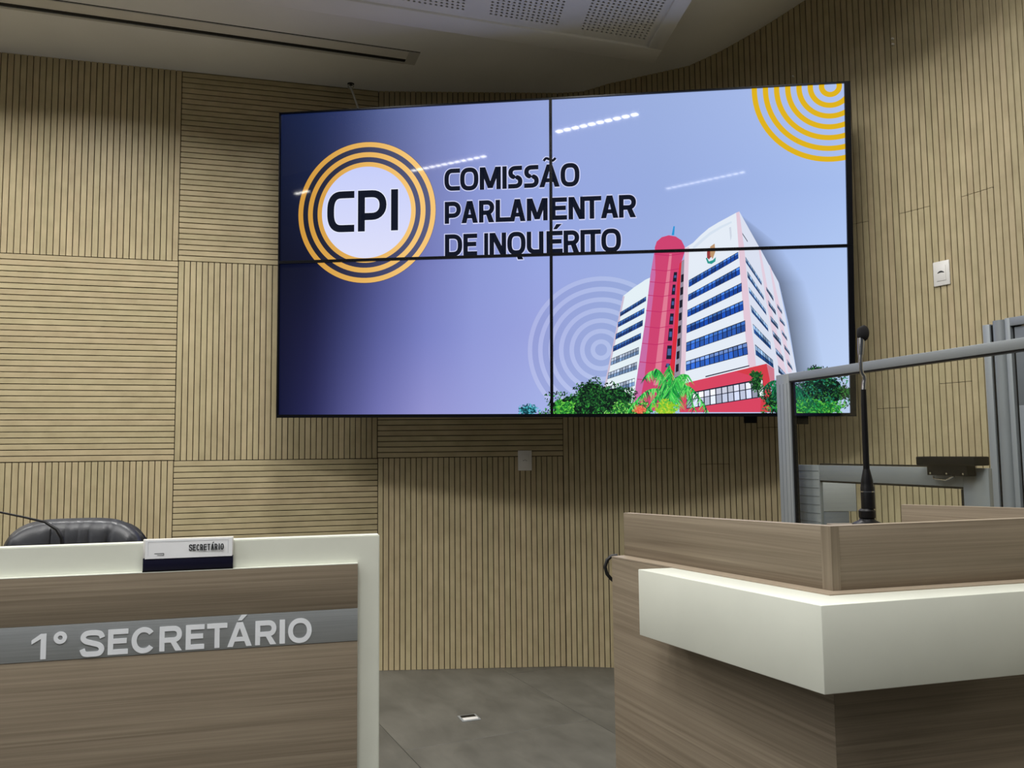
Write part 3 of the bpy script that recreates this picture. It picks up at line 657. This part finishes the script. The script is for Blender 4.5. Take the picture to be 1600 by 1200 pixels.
bush(1.60, 1.60, .20, .10, 520, dkg + brg[:2]); bush(1.66, 1.52, .09, .075, 260, dkg); bush(1.78, 1.55, .11, .08, 300, dkg + brg[:1])
bush(1.52, 1.60, .06, .05, 130, brg[:3]); bush(1.86, 1.61, .12, .05, 240, brg + dkg[2:]); bush(1.34, 1.60, .055, .03, 60, tl); bush(1.90, 1.60, .03, .022, 40, [(226, 90, 70), (236, 130, 90)])
nextlayer()
def frond(p0, p1, sag, n, ln, cols):
    for i in range(n):
        t = (i + .5) / n; u = p0[0] + (p1[0] - p0[0]) * t; v = p0[1] + (p1[1] - p0[1]) * t - sag * math.sin(math.pi * t)
        for sgn in (-1, 1):
            l = ln * (1 - .55 * t) * rnd.uniform(.7, 1.2); a_ = math.pi / 2 + sgn * rnd.uniform(.15, .75)
            c = cols[int(rnd.random() * len(cols))]
            convex([(u - .004, v), (u + .004, v), (u + l * math.cos(a_) * .9, v + l * math.sin(a_))], L3(c))
pg_ = [(20, 140, 60), (40, 185, 70), (80, 215, 90), (16, 96, 56), (130, 232, 120)]
for e_, sag, ln in (((1.925, 1.44), .07, .085), ((1.85, 1.60), .06, .08), ((1.98, 1.395), .03, .09), ((2.05, 1.38), .02, .12), ((2.14, 1.43), .04, .12), ((2.12, 1.50), .05, .12), ((2.235, 1.61), .08, .09), ((2.17, 1.60), .10, .09), ((1.93, 1.62), .04, .07), ((2.02, 1.46), .02, .14), ((2.09, 1.44), .02, .14)):
    frond((2.05, 1.52), e_, sag, 30, ln, pg_); layer[0] += .1
bush(2.03, 1.60, .06, .05, 130, [(150, 200, 40), (196, 214, 60), (90, 190, 60)]); nextlayer()
bush(2.62, 1.56, .14, .10, 420, dkg + [(30, 120, 90)]); bush(2.78, 1.52, .13, .11, 420, dkg + [(24, 110, 84), (60, 160, 120)]); bush(2.76, 1.42, .05, .03, 60, dkg); bush(2.88, 1.52, .05, .03, 60, dkg); bush(2.47, 1.47, .03, .05, 50, dkg[1:])
bush(2.72, 1.60, .17, .05, 300, brg[:3] + [(30, 150, 70)]); bush(2.47, 1.43, .03, .018, 30, dkg[2:])
for a_ in range(6): frond((2.60, 1.48), (2.50 + .05 * a_, 1.50 + .015 * a_), .03, 14, .10, [(16, 90, 60), (30, 130, 80), (10, 60, 44)])
NLAY = layer[0] + 1

# video wall: four displays on one plane
TV0 = Vector((-1.2331, 4.3501, 3.0703)); rd = Vector((.99048348, -.13692914, -.01388823)); dd = Vector((-.00802833, .04325493, -.99903181))
rd.normalize(); zz = (-dd - rd * (-dd).dot(rd)).normalized(); yy = zz.cross(rd)
TVM = Matrix((rd, yy, zz)).transposed()
def clip(poly, axis, lim, keep_less):
    out = []
    for i in range(len(poly)):
        a, b = poly[i], poly[(i + 1) % len(poly)]; da, db = a[0][axis] - lim, b[0][axis] - lim
        if keep_less: da, db = -da, -db
        if da >= 0: out.append(a)
        if (da >= 0) != (db >= 0):
            t = da / (da - db); out.append((tuple(x + (y - x) * t for x, y in zip(a[0], b[0])), tuple(x + (y - x) * t for x, y in zip(a[1], b[1]))))
    return out
US, VS, UE, VE = 1.4605, .8055, 2.909, 1.62
DISP = [('upper left display of the video wall, showing the round logo', 0, 0), ('upper right display of the video wall, yellow arcs in its corner', 1, 0),
        ('lower left display of the video wall, almost plain dark blue to lilac', 0, 1), ('lower right display of the video wall, showing the white tower block and trees', 1, 1)]
sh2 = .0075
for lab, cx_, cy_ in DISP:
    au0, au1 = (0, US - sh2) if cx_ == 0 else (US + sh2, UE); av0, av1 = (0, VS - sh2) if cy_ == 0 else (VS + sh2, VE)
    bu0, bu1 = (-.006, US - .0006) if cx_ == 0 else (US + .0006, UE + .027); bv0, bv1 = (-.007, VS - .0006) if cy_ == 0 else (VS + .0006, VE + .017)
    um = (au0 + au1) / 2
    org = TV0 + rd * um + dd * av1
    t = thing('display', lab, 'screen', org, 0, 'displays of the video wall'); t.rotation_euler = TVM.to_euler()
    X0, X1, Z0, Z1 = bu0 - um, bu1 - um, av1 - bv1, av1 - bv0; ax0, ax1, az1 = au0 - um, au1 - um, av1 - av0
    MB().box(X0, X1, .014, .075, Z0, Z1).build('housing', M['black'], t, bevel=.002)
    fr = MB()
    for bx in ((X0, ax0, Z0, Z1), (ax1, X1, Z0, Z1), (ax0, ax1, Z0, 0), (ax0, ax1, az1, Z1)): fr.box(bx[0], bx[1], -.002, .0138, bx[2], bx[3])
    fr.build('bezel', M['bezel'], t)
    MB().box(.35 * X0, .35 * X1, .076, .11, .15, .6).build('rear_cover', M['black'], t, bevel=.006)
    vs, fs, cs = [], [], []
    for lay, P_, C_ in TRIS:
        poly = [(p, c) for p, c in zip(P_, C_)]
        if min(p[0] for p in P_) >= au1 or max(p[0] for p in P_) <= au0 or min(p[1] for p in P_) >= av1 or max(p[1] for p in P_) <= av0: continue
        for axis, lim, less in ((0, au0, False), (0, au1, True), (1, av0, False), (1, av1, True)):
            poly = clip(poly, axis, lim, less)
            if len(poly) < 3: break
        if len(poly) < 3: continue
        ar = sum(poly[i][0][0] * poly[(i + 1) % len(poly)][0][1] - poly[(i + 1) % len(poly)][0][0] * poly[i][0][1] for i in range(len(poly)))
        if abs(ar) < 1e-9: continue
        if ar > 0: poly = poly[::-1]      # v runs down, so this winding faces the room
        k = len(vs); y = .012 - lay / NLAY * .008
        for (u, v), c in poly: vs.append((u - um, y, av1 - v)); cs.append(c)
        fs.append(tuple(range(k, k + len(poly))))
    me = bpy.data.meshes.new('screen'); me.from_pydata(vs, [], fs); me.materials.append(M['screen'])
    ca = me.color_attributes.new('Col', 'FLOAT_COLOR', 'POINT')
    flat = []
    for c in cs: flat += [c[0], c[1], c[2], 1]
    ca.data.foreach_set('color', flat)
    so = bpy.data.objects.new('screen', me); COL.objects.link(so); so.parent = t
# steel mount that carries the displays off the curved wall
mo = TV0 + rd * 1.46 + dd * 1.62
mount = thing('wall_mount', 'dark steel mounting frame behind the video wall', 'mount', mo, 0); mount.rotation_euler = TVM.to_euler()
mb = MB()
for z in (.18, .66, 1.0, 1.45): mb.box(-1.25, 1.25, .114, .15, z, z + .04)
mb.build('cross_rail', M['black'], mount)
for x in (-1.05, -.35, .35, 1.0):
    MB().box(x - .03, x + .03, .15, .18, -.015 if x < .9 else -.05, 1.55).build('upright', M['black'], mount)
for x, dpt in ((-1.05, .30), (-.35, .66), (.35, .80), (1.0, .66)):
    for z in (.3, 1.3):
        q = TVM @ Vector((x, .18, z)) + mo
        # run straight back until the wall face
        mb = MB(); mb.box(x - .02, x + .02, .18, .18 + dpt - .0, z - .02, z + .02); mb.build('arm', M['black'], mount)
MB().box(1.15, 1.27, .08, .16, -.055, .05).build('bracket', M['black'], mount, bevel=.003)
# stay rod from the ceiling to the top of the video wall
cab = thing('stay_rod', 'thin pale stay rod from ring hook on ceiling to video wall top', 'rod', (-.938, 4.778, 3.43))
e_ = TV0 + rd * .455 + dd * (-.0) + yy * .09 - Vector((-.938, 4.778, 3.43))
MB().tube([(0, -.004, -.02), tuple(e_ + Vector((0, 0, -.10)))], .0058, 8).build('rod', M['ventwhite'], cab, smooth=True)
MB().tube([(.016 * math.cos(R(a_)), 0, -.014 + .016 * math.sin(R(a_))) for a_ in range(0, 361, 30)], .004, 8).build('ring', M['chrome'], cab, smooth=True)
MB().lathe([(.02, -.003), (.02, 0)], (0, 0, 0), 16).build('ceiling_plate', M['black'], cab)

# ------------------------------------------------------------------ wall sockets
def wall_plate(loc, rz, lab, kind):
    t = thing('wall_socket', lab, 'socket', loc, rz, 'sockets on the slatted wall')
    MB().box(-.041, .041, -.009, 0, -.059, .059).build('cover_plate', M['white'], t, bevel=.004)
    MB().box(-.0235, .0235, -.0115, -.009, -.036, .036).build('insert', M['white'], t, bevel=.001)
    if kind:
        mb = MB(); mb.add([(-.017 + .0 * k, 0, 0) for k in range(0)], [])
        mb.tube([(x, -.0118, .002 + .006 * math.sin(math.pi * (x + .016) / .032)) for x in [(-.016 + .002 * k) for k in range(17)]], [.0015 + .0022 * math.sin(math.pi * k / 16) for k in range(17)], 8)
        mb.build('outlet_opening', M['ink'], t, smooth=True)
    else:
        for x in (-.009, 0, .009): MB().tube([(x, -.0122, .0 if x else .003), (x, -.0112, .0 if x else .003)], .0025, 10).build('outlet_opening', M['ink'], t)
    return t
k = 66; d_ = curve[67] - curve[65]; n_ = -cnorm(66)
wall_plate((curve[66].x + .4 * (curve[67].x - curve[66].x), curve[66].y + .4 * (curve[67].y - curve[66].y), 2.063), math.atan2(d_.y, d_.x), 'white socket plate high on the curved wall right of the displays', True)
wall_plate((.071, 4.9235, 1.19), math.atan2(DC.y, DC.x), 'white socket plate on the slatted wall in shadow below the video wall', False)

# floor outlet
fo = thing('floor_outlet', 'small metal outlet lid set in the grey floor between the desks', 'outlet', (-.218, 4.014, 0), R(20))
MB().box(-.045, .045, -.045, .045, 0, .003).build('frame', M['steel'], fo, bevel=.001)
MB().box(-.036, .036, -.036, -.004, .003, .006).build('lid', M['white'], fo, bevel=.001)
MB().box(-.034, .034, .002, .034, .003, .0045).build('recess', M['black'], fo)

# ------------------------------------------------------------------ secretary's desk
dk = thing('secretary_desk', 'cream framed desk with brown wood front and steel name strip', 'desk', (-.31723519, 2.0, 0), R(14.5))
DWID = 2.3
mb = MB()
outl = [(0, 0), (0, 1.0462), (-DWID, 1.0462), (-DWID, 0), (-DWID + .055, 0), (-DWID + .055, .975), (-.055, .975), (-.055, 0)]
n = len(outl); vs = [(x, .015, z) for x, z in outl] + [(x, .055, z) for x, z in outl]
mb.add(vs, [(0, 1, 6, 7), (1, 2, 5, 6), (2, 3, 4, 5), (8 + 7, 8 + 6, 8 + 1, 8), (8 + 6, 8 + 5, 8 + 2, 8 + 1), (8 + 5, 8 + 4, 8 + 3, 8 + 2)] + [((i + 1) % n, i, 8 + i, 8 + (i + 1) % n) for i in range(n)])
bmf = mb.build('frame', M['cream'], dk)
bm = bmesh.new(); bm.from_mesh(bmf.data); bmesh.ops.recalc_face_normals(bm, faces=bm.faces)
bmesh.ops.bevel(bm, geom=[e for e in bm.edges if e.calc_face_angle(0) > .5], offset=.002, segments=2, affect='EDGES', clamp_overlap=True); bm.to_mesh(bmf.data); bm.free()
for p in bmf.data.polygons: p.use_smooth = True
bmf.data.set_sharp_from_angle(angle=R(40))
MB().box(-DWID + .052, -.052, .0, .0148, .8795, .9815).build('upper_front_board', M['laminate'], dk, bevel=.0008)
MB().box(-DWID + .052, -.052, .0, .0148, .1, .8048).build('lower_front_board', M['laminate'], dk, bevel=.0008)
MB().box(-DWID + .052, -.052, .0, .0148, .9817, .9832).build('edge_strip', M['cream'], dk, label='thin cream edge strip')
strip = MB().box(-DWID + .052, -.052, -.001, .0148, .8052, .8790).build('name_strip', M['steel'], dk, bevel=.0004, label='brushed steel strip with white letters')
def letters(parent, lst, z0, z1, w, mat, y=-.0022, th=.0012, single=False):
    mbs = MB(); yo = y
    for ch, x0, x1, *o in lst:
        a, b = (o if o else (z0, z1)); mb = mbs if single else MB()
        for q in glyph(ch, x1 - x0, b - a, w if ch != '°' else w * .78):
            q = [(x0 + p[0], a + p[1]) for p in q]; nq = len(q); y = yo - .00003 * len(mb.f) / (nq + 2) * .5
            ar = sum(q[i][0] * q[(i + 1) % nq][1] - q[(i + 1) % nq][0] * q[i][1] for i in range(nq))
            if ar < 0: q = q[::-1]
            mb.add([(x, y, z) for x, z in q] + [(x, y + th, z) for x, z in q], [tuple(range(nq)), tuple(range(2 * nq - 1, nq - 1, -1))] + [((i + 1) % nq, i, nq + i, nq + (i + 1) % nq) for i in range(nq)])
        if not single: mb.build('letter', mat, parent)
    if single: return mbs.build('lettering', mat, parent)
ZL0, ZL1 = .8095, .8632
letters(strip, [('1', -.7380, -.7095), ('°', -.6955, -.6695, .8395, .8655), ('S', -.6420, -.5960, ZL0 - .001, ZL1 + .001), ('E', -.5880, -.5475), ('C', -.5405, -.4940, ZL0 - .001, ZL1 + .001), ('R', -.4835, -.4370), ('E', -.4290, -.3900), ('T', -.3845, -.3415), ('Á', -.3410, -.2885), ('R', -.2810, -.2350), ('I', -.2278, -.2160), ('O', -.2090, -.1565, ZL0 - .001, ZL1 + .001)], ZL0, ZL1, .0106, M['letter'])
MB().box(-DWID + .06, -.06, .056, .72, .735, .765).build('worktop', M['laminate'], dk, bevel=.002)
MB().box(-.085, -.062, .06, .68, 0, .733).build('side_panel', M['laminate_v'], dk)
MB().box(-DWID + .062, -DWID + .085, .06, .68, 0, .733).build('side_panel', M['laminate_v'], dk)
MB().box(-DWID + .06, -.06, .020, .050, .1, .974).build('backing_board', M['laminate'], dk)

npl = thing('nameplate', 'white paper nameplate lettered SECRETÁRIO over a navy base on the desk', 'nameplate', (-.31723519, 2.0, 0), R(14.5))
npl.location = Matrix.Rotation(R(14.5), 4, 'Z') @ Vector((-.427, .0075, .9834)) + Vector((-.31723519, 2.0, 0)); xo = .427
MB().box(-.5225 + xo, -.332 + xo, -.0055, .0065, 0, .030).build('base', M['navy'], npl, bevel=.001)
MB().box(-.5225 + xo, -.332 + xo, -.0075, .0065, .0, .0032).build('base_lip', M['black'], npl)
MB().box(-.5225 + xo, -.332 + xo, -.0045, .0060, .030, .0715).build('holder', M['white'], npl, bevel=.001)
pp = MB().box(-.518 + xo, -.334 + xo, -.0068, -.0056, .0285, .0695).build('paper_insert', M['paper'], npl)
letters(pp, [(c, -.4260 + xo + i * .00775, -.4260 + xo + i * .00775 + (.0064 if c != 'I' else .0026) + (.0 if c != 'I' else 0)) for i, c in enumerate('SECRETÁR')] + [('I', -.3632 + xo, -.3606 + xo), ('O', -.3590 + xo, -.3520 + xo)], .0435, .0575, .0023, M['ink'], -.0073, .0004, single=True)
mb = MB(); mb.box(-.4985 + xo, -.4785 + xo, -.0073, -.0069, .0392, .0402); mb.box(-.4925 + xo, -.4785 + xo, -.0073, -.0069, .0352, .0362); mb.box(-.4795 + xo, -.4785 + xo, -.0073, -.0069, .0362, .0392); mb.build('printed_mark', M['ink'], pp)
mb = MB(); mb.box(-.3430 + xo, -.3424 + xo, -.0072, -.0069, .035, .066); mb.box(-.5120 + xo, -.3424 + xo, -.0072, -.0069, .0655, .066); mb.box(-.5120 + xo, -.5114 + xo, -.0072, -.0069, .035, .066); mb.build('printed_frame', plain('pale_grey_ink', (188, 192, 200), .7), pp)

# gooseneck microphone on the desk
gm = thing('gooseneck_microphone', 'thin black gooseneck microphone bending left over the secretary desk', 'microphone', (-1.105, 2.08, .765))
MB().lathe([(.045, 0), (.045, .012), (.03, .018), (.012, .022)], n=28).build('base', M['black'], gm, smooth=True)
P0_ = Vector((-1.105, 2.08, .765))
gp = [(-1.105, 2.08, .785), (-1.109, 2.08, .9), (-1.112, 2.08, 1.005), (-1.117, 2.08, 1.040), (-1.130, 2.08, 1.061), (-1.160, 2.08, 1.080), (-1.215, 2.08, 1.093), (-1.285, 2.08, 1.108), (-1.36, 2.08, 1.125)]
gp = [tuple(Vector(p) - P0_) for p in gp]
MB().tube(gp, [.0055, .0055, .0052, .0048, .0042, .0032, .0026, .0024, .0024], 10).build('gooseneck', M['black'], gm, smooth=True)
e0 = Vector(gp[-1]); MB().tube([e0, e0 + Vector((-.02, 0, .004)), e0 + Vector((-.055, 0, .012))], [.004, .008, .008], 12).build('capsule', M['foam'], gm, smooth=True)

# ------------------------------------------------------------------ leather chair
ch = thing('office_chair', 'black leather swivel chair behind the cream secretary desk', 'chair', (-1.46, 2.80, 0), R(14))
def cushion(w, h, t, curve_=.03, creases=(), nx=44, nz=30):
    """upright padded slab, front towards -y, base at z=0"""
    mb = MB(); vs = []
    for side in (0, 1):
        for j in range(nz + 1):
            for i in range(nx + 1):
                u = -1 + 2 * i / nx; v = -1 + 2 * j / nz
                k = max(abs(u), abs(v)); L2 = (abs(u) ** 4 + abs(v) ** 4) ** .25
                s_ = (k / L2) if L2 > 1e-6 else 1
                x, z = u * s_ * w / 2, (v * s_ * .5 + .5) * h
                pad = max(0, 1 - k ** 4) ** .5 * t / 2
                y = -curve_ * (1 - u * u) * 0 + curve_ * (-(u * u)) + (pad if side else -pad)
                if not side:
                    for c0, sl, dp in creases:
                        dx = (x / (w / 2)) - c0 - sl * (v) ** 2 * .5; y += dp * math.exp(-(dx / .035) ** 2) * (1 - k ** 6)
                vs.append((x, y, z))
    n1 = (nx + 1) * (nz + 1); fs = []
    for j in range(nz):
        for i in range(nx):
            a = j * (nx + 1) + i; fs.append((a, a + 1, a + nx + 2, a + nx + 1)); a += n1; fs.append((a, a + nx + 1, a + nx + 2, a + 1))
    mb.add(vs, fs); return mb
def weld(o):
    bm = bmesh.new(); bm.from_mesh(o.data); bmesh.ops.remove_doubles(bm, verts=bm.verts, dist=.0004); bm.to_mesh(o.data); bm.free()
bk = cushion(.455, .60, .10, .03, ((-.33, 0, .016), (-.26, .05, .008), (-.12, -.05, .012), (.0, .10, .012), (.14, .12, .014), (.36, .30, .018), (.68, .35, .016))).build('backrest', M['leather'], ch, smooth=True); weld(bk); bk.location = (0, .02, .435)
sd = cushion(.475, .59, .055, .03).build('back_shell', M['black'], ch, smooth=True); weld(sd); sd.location = (.006, .055, .435)
for x_, in ((-.075,),):
    MB().tube([(x_ - .0, -.038, .15), (x_ + .0, -.043, .3), (x_ + .002, -.040, .45), (x_ + .002, -.030, .56), (x_ + .002, -.012, .588)], .0022, 8).build('seam', M['black'], bk, smooth=True)
st_ = cushion(.50, .50, .10, 0).build('seat', M['leather'], ch, smooth=True); weld(st_); st_.rotation_euler = (R(90), 0, 0); st_.location = (0, .04, .42)
for sx in (-1, 1):
    MB().tube([(sx * .22, -.02, .40), (sx * .29, -.03, .42), (sx * .30, -.08, .52), (sx * .30, -.12, .60), (sx * .29, .02, .625), (sx * .285, .12, .62)], .014, 10).build('armrest', M['black'], ch, smooth=True)
MB().lathe([(.03, .10), (.03, .25), (.018, .25), (.018, .37), (.06, .375)], n=20).build('gas_column', M['black'], ch, smooth=True)
for k in range(5):
    a_ = 2 * math.pi * k / 5 + .3; c, s = math.cos(a_), math.sin(a_)
    lg = MB().tube([(0, 0, .11), (.15 * c, .15 * s, .10), (.28 * c, .28 * s, .075)], [.026, .02, .015], 10).build('base_leg', M['black'], ch, smooth=True)
    MB().tube([(.28 * c - .018 * s, .28 * s + .018 * c, .028), (.28 * c + .018 * s, .28 * s - .018 * c, .028)], .028, 16).build('castor', M['black'], lg, smooth=True)
    MB().tube([(.28 * c, .28 * s, .03), (.28 * c, .28 * s, .078)], .008, 8).build('castor_stem', M['black'], lg)

# ------------------------------------------------------------------ speaker's lectern
lc = thing('lectern', 'large angular brown wood lectern with a thick cream band', 'lectern', (.536, 1.438, 0))
O = Vector((.536, 1.438))
def lp(*pts): return [Vector(p) - O for p in pts]
A_, B_, C_, D_ = Vector((.23, 1.984)), Vector((.536, 1.438)), Vector((1.36, 1.663)), Vector((.978, 2.10))
def inset(poly, t):       # offset an open chain to the left of its direction by t
    out = []
    for i, p in enumerate(poly):
        d1 = (poly[i] - poly[i - 1]).normalized() if i else (poly[1] - poly[0]).normalized()
        d2 = (poly[i + 1] - poly[i]).normalized() if i < len(poly) - 1 else d1
        n1, n2 = Vector((-d1.y, d1.x)), Vector((-d2.y, d2.x)); mm = n1 + n2; out.append(p + mm * (2 / mm.length_squared) * t)
    return out
chain = [A_, B_, C_, D_]; inn = inset(chain, .03)
for i, (nm, mat) in enumerate((('side_board', 'laminate_d'), ('front_board', 'laminate'), ('side_board', 'laminate'))):
    MB().prism([p - O for p in (chain[i], chain[i + 1], inn[i + 1], inn[i])], 0, .9905).build(nm, M[mat], lc, bevel=.001)
g0 = [Vector((.262, 2.0)), Vector((.554, 1.471)), Vector((1.325, 1.681)), Vector((.978, 2.10))]
o_ = inset(chain, -.0005)
MB().prism([p - O for p in o_] + [p - O for p in reversed(inset(g0, .03))], .9906, .9935).build('ledge', M['laminate_edge'], lc)
g1 = inset(g0, .018); gt = [1.0915, 1.1035, 1.1045, 1.098]
for i in range(3):
    nm = ('side_guard', 'front_guard', 'side_guard')[i]
    MB().prism([p - O for p in (g0[i], g0[i + 1], g1[i + 1], g1[i])], .9936, [gt[i], gt[i + 1], gt[i + 1], gt[i]]).build(nm, M['laminate'], lc, bevel=.0006)
    e0_, e1_ = g0[i] - O, g0[i + 1] - O; f0, f1 = g1[i] - O, g1[i + 1] - O
    MB().prism([e0_, e1_, f1, f0], [gt[i] + .0001, gt[i + 1] + .0001, gt[i + 1] + .0001, gt[i] + .0001], [gt[i] + .0014, gt[i + 1] + .0014, gt[i + 1] + .0014, gt[i] + .0014]).build('edge_band', M['laminate_edge'], lc)
dA = (g0[0] - g0[1]).normalized(); dB = (g0[2] - g0[1]).normalized(); gx = inset(g0, -.0008)[1]
MB().prism([p - O for p in (gx + dA * .022, gx, gx + dB * .0165, g0[1] + dB * .0165, g0[1], g0[1] + dA * .022)], .9937, 1.1044).build('corner_trim', M['laminate_v'], lc, label='upright grained trim at the guard corner')
MB().prism([p - O for p in inset(g0, .0185)], 1.000, 1.022).build('worktop', M['laminate'], lc)
MB().box(.14, .26, .25, .38, 1.0225, 1.0795).build('riser', M['laminate'], lc, bevel=.002)
MB().prism([p - O for p in inset(g0, .045)], .94, .972).build('under_shelf', M['laminate'], lc)
Pc, Qc = Vector((.2612, 1.7776)), Vector((.4871, 1.3462)); dq = Vector((.3929, .1152)).normalized(); Rc = Qc + dq * .93
c_in = inset([A_, B_, C_], -.0012)
dn = (c_in[1] - c_in[0]).normalized(); Sc = c_in[0] + dn * .218
poly = [p - O for p in (Pc, Qc, Rc, c_in[2] - (C_ - B_).normalized() * .0, c_in[1], Sc)]
bz0 = [.8561, .8535, .849, .849, .8535, .8561]
MB().prism(poly, bz0, .9915).build('band', M['cream'], lc, bevel=.0012, label='thick cream laminate band')
# black cable loop at the lectern's open edge
cb = thing('cable_loop', 'short black cable looping out of the lectern\'s far side edge', 'cable', (.238, 1.995, .90))
MB().tube([(.008, .012, .092), (-.006, .010, .091), (-.017, .008, .082), (-.022, .006, .066), (-.018, .006, .050), (-.008, .008, .038), (.004, .012, .028)], .0042, 10).build('cable', M['rubber'], cb, smooth=True)

# lectern microphone
mc = thing('lectern_microphone', 'slim black and chrome gooseneck microphone with foam head on the lectern', 'microphone', (.7365, 1.75, 1.0805))
MB().lathe([(.030, 0), (.030, .004), (.017, .010), (.014, .014)], n=28).build('flange', M['black'], mc, smooth=True)
MB().lathe([(.0125, .012), (.0165, .016), (.0165, .030), (.0125, .034)], n=20).build('locking_ring', M['black'], mc, smooth=True)
MB().lathe([(.0135, .034), (.0135, .078), (.0128, .080), (.0120, .088), (.0118, .092), (.0085, .108), (.0068, .116)], (.003, 0, 0), n=24).build('body', M['black'], mc, smooth=True)
MB().lathe([(.0137, .0685), (.0137, .0705)], (.003, 0, 0), n=24).build('silver_ring', M['chrome'], mc, label='thin silver ring')
MB().tube([(.003, 0, .112), (.0035, 0, .18), (.004, 0, .25), (.0045, 0, .283)], [.0064, .0062, .0058, .0052], 12).build('stem', M['black'], mc, smooth=True)
MB().tube([(.0045, 0, .283), (.006, 0, .296), (.0075, 0, .304), (.0065, 0, .311), (.0025, 0, .318), (.001, 0, .328), (.001, 0, .345), (.002, 0, .362)], [.004, .0042, .0042, .0044, .0042, .004, .004, .0042], 12).build('flexible_neck', M['chrome'], mc, smooth=True)
MB().tube([(.002, 0, .356), (.003, 0, .372), (.0045, 0, .392)], [.0055, .0065, .007], 14).build('capsule', M['chrome'], mc, smooth=True)
MB().tube([(.0065 + .002 * math.sin(t_), 0, .403 - .0155 * math.cos(t_)) for t_ in [math.pi * k / 10 for k in range(11)]], [max(.0125 * math.sin(math.pi * k / 10) ** .62, .0008) for k in range(11)], 18).build('foam_head', M['foam'], mc, smooth=True)

# ------------------------------------------------------------------ glazed aluminium screen and gate at the right
gdv = Vector((.28739418, -.9578124)); ga = math.atan2(gdv.y, gdv.x)
gs = thing('glass_partition', 'tall grey aluminium framed clear glass partition behind the lectern', 'partition', (.987, 3.1, 0), ga)
GL_ = 1.32
pst = MB().box(0, .078, -.0, .028, 0, 1.515).build('post', M['alu'], gs, bevel=.002)
for x in (.022, .044, .066): MB().box(x - .0012, x + .0012, -.0006, .001, .01, 1.48).build('groove', M['alu_dark'], pst)
MB().box(.0785, .086, .006, .022, 0, 1.4855).build('glazing_bead', M['black'], gs)
MB().box(.0785, GL_, .0, .028, 1.486, 1.5152).build('top_rail', M['alu'], gs, bevel=.002)
MB().box(.0865, GL_, .003, .025, 1.4815, 1.4858).build('glazing_bead', M['black'], gs)
MB().box(GL_ + .0005, GL_ + .07, 0, .028, 0, 1.515).build('post', M['alu'], gs, bevel=.002)
MB().box(.0865, GL_, .0, .028, 0, .08).build('bottom_rail', M['alu'], gs, bevel=.002)
MB().box(.0865, GL_, .006, .010, .0805, 1.4810).build('glass_pane', M['glass'], gs)
# low gate just behind it
gb = Vector((.9578124, .28739418)) * .06
lg_ = thing('low_gate', 'low grey aluminium gate with glazed lower pane behind the glass partition', 'gate', (.987 + gb.x, 3.1 + gb.y, 0), ga)
MB().box(.012, .150, .0, .014, .03, 1.182).build('stile', M['alu'], lg_, bevel=.0015)
for z in [1.16 - .03 * k for k in range(14)]: MB().box(.014, .148, -.0008, .001, z, z + .0025).build('groove', M['alu_dark'], lg_)  # dark bars painted as louvre reflections, not cut into the stile
MB().box(.1505, .785, .0, .014, 1.128, 1.182).build('mid_rail', M['alu'], lg_, bevel=.0015)
MB().box(.1505, .785, .003, .012, 1.183, 1.188).build('seal', M['black'], lg_)
MB().box(.1505, .785, .003, .012, 1.122, 1.1275).build('seal', M['black'], lg_)
MB().box(.785, .873, .0, .014, .03, 1.182).build('stile', M['alu'], lg_, bevel=.0015)
MB().box(.776, .7845, .001, .013, .1, 1.1215).build('seal', M['black'], lg_)
MB().box(.1505, .7755, .0, .014, .03, .098).build('bottom_rail', M['alu'], lg_, bevel=.0015)
MB().box(.151, .7755, .005, .008, .0985, 1.1215).build('glass_pane', M['glass'], lg_)
cl = MB().box(.690, .835, -.034, -.002, 1.160, 1.193).build('door_closer', M['matte_black'], lg_, bevel=.002, label='black door closer')
MB().box(.655, .868, -.040, .012, 1.189, 1.214).build('closer_cover', M['matte_black'], cl, bevel=.003)
MB().tube([(.70, -.02, 1.158), (.70, -.02, 1.150), (.745, -.02, 1.146), (.775, -.02, 1.158)], .003, 8).build('closer_arm', M['chrome'], cl, smooth=True)
for x in (.705, .765, .823): MB().tube([(x, -.0345, 1.166), (x, -.0365, 1.166)], .003, 10).build('screw', M['chrome'], cl)
# grey door unit at the far right
du_ = thing('lift_door', 'tall grey metal door unit with rounded jamb by the curved slatted wall', 'door', (1.884, 3.30, 0), math.atan2(-.96, .42))
jb = MB().box(0, .03, -.0, .05, 0, 1.725).build('jamb', M['alu'], du_, bevel=.001)
MB().box(.0305, .036, .008, .05, 0, 1.72).build('shadow_gap', M['black'], du_)
MB().tube([(.0665, .02, 0), (.0665, .02, 1.735)], .030, 24).build('round_profile', M['alu'], du_, smooth=True)
MB().box(.0975, .118, -.004, .05, 0, 1.738).build('jamb', M['alu'], du_, bevel=.001)
MB().box(.1185, .128, .012, .05, 0, 1.705).build('shadow_gap', M['black'], du_)
MB().box(.1185, 1.0, -.004, .05, 1.7055, 1.738).build('head_rail', M['alu'], du_, bevel=.001)
MB().box(.1285, 1.0, .006, .04, 0, 1.398).build('lower_panel', M['alu'], du_, bevel=.0008)
MB().box(.1285, 1.0, .006, .04, 1.3985, 1.70).build('upper_panel', M['alu_dark'], du_, bevel=.0008)
# added stand behind the glass; its pale head imitates a reflection in the pane
pd = thing('reflection_stand', 'grey box behind the gate, its pale head standing in for a glass reflection', 'pedestal', (1.307, 3.42, 0), R(-6))
MB().box(-.072, .058, 0, .06, 0, .985).build('added_column', M['alu_dark'], pd, bevel=.002)
MB().box(-.085, .088, -.002, .062, .9855, 1.105).build('reflection_head', plain('pale_glass_reflection', (178, 182, 182), .5), pd, bevel=.002)
